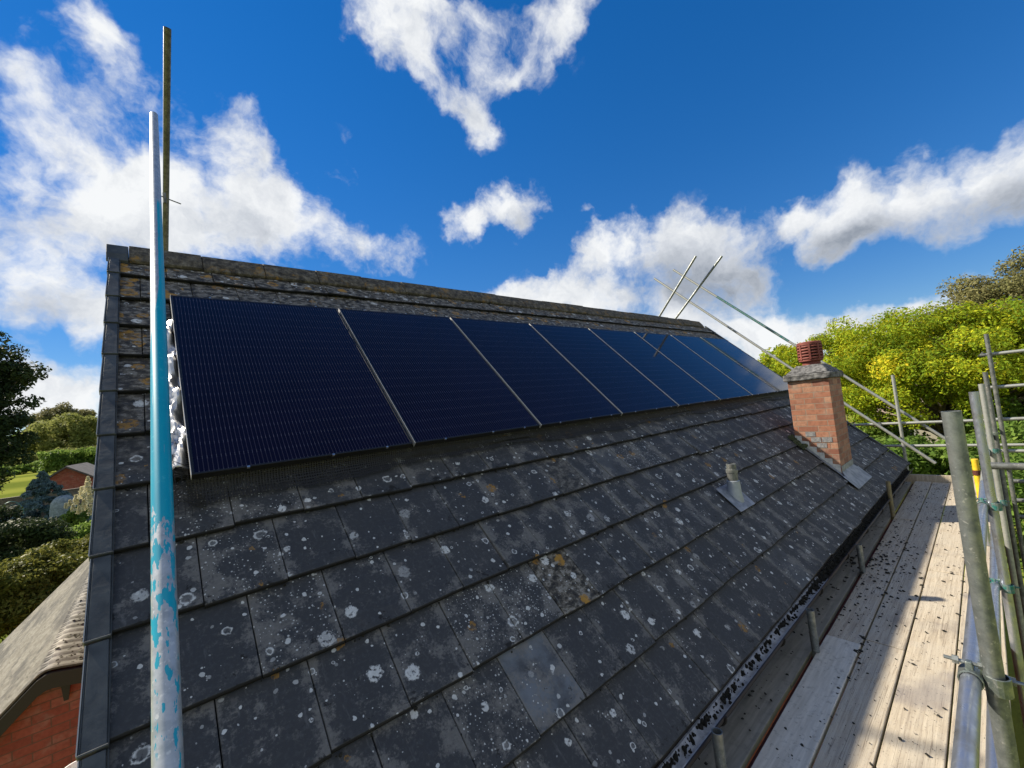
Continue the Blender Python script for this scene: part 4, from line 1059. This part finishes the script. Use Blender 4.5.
def leaf_mesh(name, V, T, mat, parent):
    n = len(V)//4; me = bpy.data.meshes.new(name)
    me.vertices.add(len(V)); me.vertices.foreach_set('co', V.astype(np.float32).ravel())
    me.loops.add(4*n); me.loops.foreach_set('vertex_index', np.arange(4*n, dtype=np.int32))
    me.polygons.add(n); me.polygons.foreach_set('loop_start', np.arange(0, 4*n, 4, dtype=np.int32))
    me.update(calc_edges=True)
    a = me.attributes.new('leaf', 'FLOAT_COLOR', 'POINT'); c = np.ones((len(V), 4), np.float32); c[:, 0] = T; c[:, 1] = T; c[:, 2] = T; a.data.foreach_set('color', c.ravel())
    me.materials.append(mat); o = bpy.data.objects.new(name, me); col.objects.link(o)
    o.parent = parent
    if parent.type == 'EMPTY': o.matrix_parent_inverse = Matrix.Translation(-Vector(parent.location))
    return o
def tree(name, label, cat, group, base, crown, rad, nclump, per, size, mat, seed, cr=.30, trunk_r=.2, limbs=12, hole=0.0, droop=0.0, flat=.75, lowcut=-1.0, aspect=1.7, tsd=.16):
    rs = np.random.RandomState(seed); root = empty(name, base); tag(root, label, cat, group)
    base = Vector(base); c0 = np.array(crown); R3 = np.array(rad); C = []
    while len(C) < nclump:
        d = rs.normal(size=3); d /= np.linalg.norm(d)
        if d[2] < lowcut: continue
        k = rs.uniform(.25, 1)**.45
        C.append(c0 + d*R3*k*rs.uniform(.78, 1.10))
    C = np.array(C); mr = R3.mean()*cr
    rr = mr*rs.uniform(.55, 1.3, nclump); pn = (per*(rr/mr)**2).astype(int)+8
    tint = np.clip(rs.normal(.5, tsd, nclump), .05, .95)
    V, T = leaves(C, rr, pn, size, rs, tint, flat, droop, aspect)
    leaf_mesh('crown' if cat == 'tree' else 'foliage', V, T, mat, root)
    m = MB(); top = Vector(tuple(c0 - np.array([0, 0, R3[2]*.25])))
    if trunk_r > 0:
        mid = base.lerp(top, .5) + Vector((rs.uniform(-.3, .3), rs.uniform(-.3, .3), 0))*min(1, trunk_r*3)
        m.tube([base, base.lerp(mid, .5), mid, top], [trunk_r*1.25, trunk_r, trunk_r*.8, trunk_r*.45], 9)
        for i in rs.choice(nclump, min(limbs, nclump), replace=False):
            e = Vector(tuple(C[i])); st = base.lerp(top, rs.uniform(.55, .98)); bend = st.lerp(e, .5)+Vector((0, 0, rs.uniform(-.05, .15)*mr))
            m.tube([st, bend, e], [trunk_r*.38, trunk_r*.22, trunk_r*.08], 6)
        m.build('trunk' if cat == 'tree' else 'stem', MAT['bark'], root, smooth=True)
    return root
YEL = m_leaf('yellow_leaf', [(0, (.065, .13, .014)), (.36, (.16, .26, .022)), (.62, (.30, .40, .025)), (.86, (.54, .55, .03)), (1, (.66, .54, .035))], .46, .5)
OLV = m_leaf('olive_leaf', [(0, (.07, .08, .028)), (.5, (.165, .165, .065)), (1, (.28, .25, .11))], .3, .55)
DRK = m_leaf('dark_leaf', [(0, (.016, .028, .012)), (.5, (.034, .056, .022)), (1, (.07, .09, .03))], .22, .5)
MID = m_leaf('green_leaf', [(0, (.06, .12, .022)), (.5, (.14, .235, .045)), (1, (.25, .34, .07))], .5, .5)
BSH = m_leaf('bush_leaf', [(0, (.05, .072, .014)), (.5, (.12, .135, .026)), (1, (.21, .20, .045))], .42, .45)
SPR = m_leaf('spruce_needle', [(0, (.05, .09, .085)), (.5, (.12, .19, .19)), (1, (.22, .30, .31))], .2, .6)
WIL = m_leaf('willow_leaf', [(0, (.11, .14, .03)), (.5, (.21, .235, .06)), (1, (.31, .32, .10))], .45, .6)
CRM = m_leaf('cream_floret', [(0, (.50, .46, .27)), (.5, (.70, .64, .40)), (1, (.80, .76, .55))], .3, .6)
# right hand side: yellow tree, olive tree behind, shrubs
GT2 = 'yellow green trees beyond the scaffold'
p = at(935, 388, 16); tree('yellow_tree', 'large yellow green tree spreading behind the chimney and scaffold', 'tree', GT2, (p.x+.5, p.y, GZ), (p.x, p.y, p.z+.15), (3.7, 5.0, 3.0), 400, 330, .068, YEL, 3, cr=.14, trunk_r=.24, limbs=80, lowcut=-.40)
p = at(1085, 418, 17); tree('yellow_tree', 'bright yellow tree at the right edge behind the rails', 'tree', GT2, (p.x, p.y, GZ), (p.x, p.y, p.z), (3.6, 4.2, 3.3), 280, 330, .068, YEL, 7, cr=.155, trunk_r=.2, limbs=24, lowcut=-.8)
p = at(828, 372, 19); tree('yellow_tree', 'smaller yellow green tree low behind the chimney pot', 'tree', GT2, (p.x, p.y, GZ), (p.x, p.y, p.z-.2), (2.4, 2.6, 2.1), 130, 300, .07, YEL, 9, cr=.18, trunk_r=.15, limbs=16)
p = at(775, 382, 36); tree('yellow_tree', 'distant yellowish tree just above the far end of the panels', 'tree', GT2, (p.x, p.y, GZ), (p.x, p.y, p.z), (3.2, 4.2, 2.7), 70, 240, .17, YEL, 13, cr=.26, trunk_r=.2, limbs=8)
p = at(1018, 322, 27); tree('olive_tree', 'tall dull olive tree at the upper right edge', 'tree', None, (p.x, p.y, GZ), (p.x, p.y, p.z-.2), (4.4, 5.0, 4.3), 190, 520, .11, OLV, 15, cr=.23, trunk_r=.3, limbs=26)
GSH = 'green shrubs below the yellow tree'
for i, (px, py, z, rx, rz, lab) in enumerate([(925, 462, 13, 1.3, .9, 'green shrub seen between the end rails and the board'), (1000, 470, 12, 1.5, 1.2, 'green shrub behind the row of uprights'), (1045, 440, 13, 1.9, 1.6, 'leafy shrub at the right edge behind the cross rails'), (1060, 520, 9, 1.7, 1.5, 'green shrub low at the right edge beneath the rails'), (875, 450, 17, 1.6, 1.0, 'shrub beyond the roof corner behind the end rails')]):
    p = at(px, py, z); tree('shrub', lab, 'shrub', GSH, (p.x, p.y, GZ), tuple(p), (rx, rx, rz), 34, 330, .10, MID, 30+i, cr=.42, trunk_r=.05, limbs=8)
# bare looking young trunk and twigs seen through the crown
# houses glimpsed behind
def far_house(name, label, p, yaw, w, d, wall_h, roof_h, wall, roof, wins=True):
    root = empty(name, (p[0], p[1], GZ)); tag(root, label, 'house'); M = Matrix.Translation((p[0], p[1], GZ)) @ Matrix.Rotation(yaw, 4, 'Z')
    def T(q): return M @ Vector(q)
    m = MB(); a = [(-w/2, -d/2, 0), (w/2, -d/2, 0), (w/2, d/2, 0), (-w/2, d/2, 0)]; b = [(x, y, wall_h) for x, y, _ in a]
    i = [m.vert(T(q)) for q in a+b]; r0, r1 = m.vert(T((0, -d/2, wall_h+roof_h))), m.vert(T((0, d/2, wall_h+roof_h)))
    m.f += [[i[0], i[1], i[5], r0, i[4]], [i[2], i[3], i[7], r1, i[6]], [i[1], i[2], i[6], i[5]], [i[3], i[0], i[4], i[7]]]
    m.build('wall', wall, root)
    m = MB(); o = .22; k = roof_h/(w/2)
    for sg in (-1, 1):
        q = [T((0, -d/2-o, wall_h+roof_h+.02)), T((0, d/2+o, wall_h+roof_h+.02)), T((sg*(w/2+o), d/2+o, wall_h-o*k+.02)), T((sg*(w/2+o), -d/2-o, wall_h-o*k+.02))]
        if sg < 0: q = q[::-1]
        m.hexa(q + [v+Vector((0, 0, .14)) for v in q])
    m.build('roof', roof, root)
    if wins:
        for x in (-w*.25, w*.25):
            m = MB(); m.box((x-.5, -d/2-.03, wall_h*.5), (x+.5, -d/2-.002, wall_h*.5+1.1), M); f_ = m.build('window', MAT['white'], root)
            m = MB(); m.box((x-.42, -d/2-.04, wall_h*.5+.08), (x+.42, -d/2-.031, wall_h*.5+1.02), M); m.build('pane', m_simple('pane', (.03, .035, .045), .1), f_)
    return root
MAT['dark_roof'] = m_simple('slate_roof', (.055, .050, .048), .8, 0, 3, (.10, .09, .085))
MAT['orange_roof'] = m_simple('orange_roof', (.34, .12, .05), .8, 0, 3, (.42, .18, .08))
MAT['brown_roof'] = m_simple('brown_roof', (.17, .12, .095), .85, 0, 3, (.24, .18, .15))
MAT['cream_wall'] = m_simple('cream_wall', (.50, .45, .38), .8)
MAT['pink_wall'] = m_simple('pink_brick', (.42, .24, .17), .85, 0, 4, (.50, .33, .25))
p = at(778, 371, 62); far_house('far_house', 'distant house with an orange tiled roof at the end of the panels', (p.x, p.y), R(20), 7, 8, p.z-GZ-2.2, 2.2, MAT['pink_wall'], MAT['orange_roof'])
p = at(918, 412, 27); far_house('far_house', 'pale house glimpsed through the yellow tree', (p.x, p.y), R(-75), 6, 9, p.z-GZ-1.0, 2.0, MAT['cream_wall'], MAT['brown_roof'])
# television aerial on a distant mast
p = at(833, 345, 40); m = MB(); tp = at(833, 320, 40); m.tube([(tp.x, tp.y, GZ), tp], .03, 6)
ae = m.build('aerial', MAT['galv_dark']); tag(ae, 'thin television aerial above the yellow trees', 'aerial')
m = MB(); e = (_r2*.9+_u2*.25).normalized(); c = Vector(tp)-Vector((0, 0, .12))
m.tube([c-e*.7, c+e*.7], .02, 6)
for k in range(7):
    q = c+e*(-.65+k*.2); m.tube([q-Vector((0, 0, .28)), q+Vector((0, 0, .28))], .013, 5)
m.build('antenna_rod', MAT['galv_dark'], ae)
# left hand side
p = at(-40, 402, 24); tree('dark_tree', 'tall dark tree at the left edge', 'tree', None, (p.x-.3, p.y, GZ), tuple(p), (3.0, 3.0, 5.7), 210, 230, .13, DRK, 41, cr=.17, trunk_r=.32, limbs=26)
GL2 = 'pale trees and hedges beyond the field'
for i, (px, py, z, rx, rz, mt, lab) in enumerate([(70, 434, 160, 15, 9, WIL, 'rounded pale willow beyond the field'), (42, 444, 165, 12, 7, MID, 'darker bushy tree left of the willow'), (64, 424, 200, 13, 9, OLV, 'dark dome shaped tree showing above the willow'), (24, 448, 170, 12, 6.5, MID, 'bushy tree partly behind the tall dark tree')]):
    p = at(px, py, z); tree('far_tree', lab, 'tree', GL2, (p.x, p.y, GZ), (p.x, p.y, p.z-1), (rx, rx*.8, rz), 80, 260, .62, mt, 50+i, cr=.27, trunk_r=.4, limbs=6)
for i, (px, py, z, L_, h, mt, lab) in enumerate([(58, 450, 125, 17, 1.9, WIL, 'pale feathery hedge along the far side of the field'), (92, 449, 112, 9, 2.4, MID, 'green hedge behind the brick outbuilding'), (40, 463, 118, 16, 1.5, MID, 'low green hedge along the field edge')]):
    p = at(px, py, z); root = empty('hedge', (p.x, p.y, GZ)); tag(root, lab, 'hedge'); rs = np.random.RandomState(60+i)
    C = np.stack([p.x+rs.uniform(-L_, L_, 170), p.y+rs.normal(0, 1.2, 170), rs.uniform(GZ+.4, p.z, 170)], 1)
    V, T = leaves(C, np.full(170, 1.1), np.full(170, 110), .34, rs, np.clip(rs.normal(.5, .15, 170), 0, 1)); leaf_mesh('foliage', V, T, mt, root)
# red brick outbuilding
p = at(66, 468, 32)
far_house('outbuilding', 'red brick outbuilding with a dark roof beyond the garden', (p.x+.35, p.y+2.6), R(-6), 3.7, 5.6, p.z-GZ-1.25, 1.25, MAT['brick_red'], MAT['dark_roof'], wins=False)
p = at(6, 499, 27); m = MB(); m.box((p.x-5, p.y, GZ), (p.x+4.6, p.y+.22, p.z)); m.box((p.x-5.02, p.y-.03, p.z+.001), (p.x+4.62, p.y+.25, p.z+.06))
tag(m.build('garden_wall', m_brick('old_wall', (.12, .10, .085), (.17, .14, .12), (.20, .17, .14), (.20, .18, .16))), 'low brown garden wall below the bright field', 'wall')
# blue spruce: tiers of drooping boughs
p = at(42, 473, 22); root = empty('blue_spruce', (p.x, p.y, GZ)); tag(root, 'blue grey spruce in front of the brick outbuilding', 'tree'); rs = np.random.RandomState(71)
C = []; rr = []
H = p.z-GZ
for k in range(150):
    q = rs.uniform(0, 1)**.8; a = rs.uniform(0, 2*math.pi); rad = (1-q)*H*.72*rs.uniform(.35, 1.05); C.append((p.x+rad*math.cos(a), p.y+rad*math.sin(a), GZ+H*(.05+.95*q)-.12*rad)); rr.append(.11+.30*(1-q))
V, T = leaves(np.array(C), np.array(rr), np.full(150, 170), .075, rs, np.clip(rs.normal(.5, .2, 150), 0, 1), .45, .25, 2.6); leaf_mesh('crown', V, T, SPR, root)
m = MB(); m.tube([(p.x, p.y, GZ), (p.x, p.y, p.z+.1)], [.12, .015], 8); m.build('trunk', MAT['bark'], root)
# garden shrubs
GB2 = 'garden shrubs left of the house'
for i, (px, py, z, rx, rz, n, sz, mt, lab) in enumerate([(22, 592, 9.5, .95, .75, 60, .055, BSH, 'olive green bush nearest the garage roof'), (70, 560, 11.5, .85, .7, 50, .055, BSH, 'leafy bush between the garage roof and the verge'), (18, 542, 14, 1.2, .8, 60, .07, DRK, 'dark green shrub below the spruce'), (75, 545, 17, 1.2, .8, 46, .075, MID, 'blue green shrub under the cream flowers'), (-2, 530, 15, 1.0, .8, 40, .07, DRK, 'dark shrub at the left edge under the wall'), (-12, 600, 9, .9, .9, 50, .055, BSH, 'bush cut off by the left edge above the garage'), (88, 592, 12, .7, .6, 36, .055, MID, 'small shrub tucked against the roof verge')]):
    p = at(px, py, z); tree('garden_shrub', lab, 'shrub', GB2, (p.x, p.y, GZ), tuple(p), (rx, rx, rz), n, 300, sz, mt, 80+i, cr=.36, trunk_r=.05, limbs=6)
# hydrangea with cream cones
p = at(78, 518, 19.3); hy = tree('hydrangea', 'flowering shrub with cream plumes beside the roof verge', 'shrub', None, (p.x, p.y, GZ), tuple(p), (.55, .55, .5), 26, 160, .075, MID, 95, cr=.4, trunk_r=.04, limbs=5)
rs = np.random.RandomState(96)
for k, (px, py, s) in enumerate([(87, 488, .40), (82, 493, .42), (76, 500, .34), (90, 498, .42), (84, 505, .36), (70, 503, .20), (66, 506, .18), (91, 510, .36), (79, 510, .28), (73, 508, .22), (88, 481, .30)]):
    q = at(px, py, 18.6+rs.uniform(-.3, .3)); C = np.array([[q.x, q.y, q.z-s*.4+s*t] for t in np.linspace(0, 1, 6)]); rr = np.linspace(s*.42, s*.12, 6)
    V, T = leaves(C, rr, np.full(6, 70), .045, rs, np.full(6, .55)); leaf_mesh('flower_head', V, T, CRM, hy)
# pale fabric cover
p = at(64, 507, 20.5); m = MB(); n = 26; rings = []
for r, h in ((.46, -.62), (.45, -.30), (.42, .0), (.34, .17), (.22, .27), (.08, .31)):
    rings.append([m.vert((p.x+(r+.035*math.sin(k*5.1+h*3)*(r > .3))*math.cos(2*math.pi*k/n), p.y+r*math.sin(2*math.pi*k/n), p.z+.25+h+.02*math.sin(k*3.3))) for k in range(n)])
for a, b in zip(rings, rings[1:]):
    for k in range(n): m.f.append([a[k], a[(k+1) % n], b[(k+1) % n], b[k]])
m.f.append(rings[-1]); m.f.append(rings[0][::-1]); tag(m.build('furniture_cover', m_simple('cover_cloth', (.13, .17, .18), .8, 0, 9, (.24, .29, .30)), smooth=True), 'pale grey rounded garden cover left of the cream flowers', 'cover')
p = at(11, 508, 18); m = MB(); m.tube([p+Vector((.35*math.cos(a), .05*math.cos(a), .62*math.sin(a)-.35)) for a in np.linspace(0, math.pi, 14)], .018, 8)
tag(m.build('garden_hoop', MAT['teal'], smooth=True), 'thin teal hoop in the garden at the left edge', 'hoop')
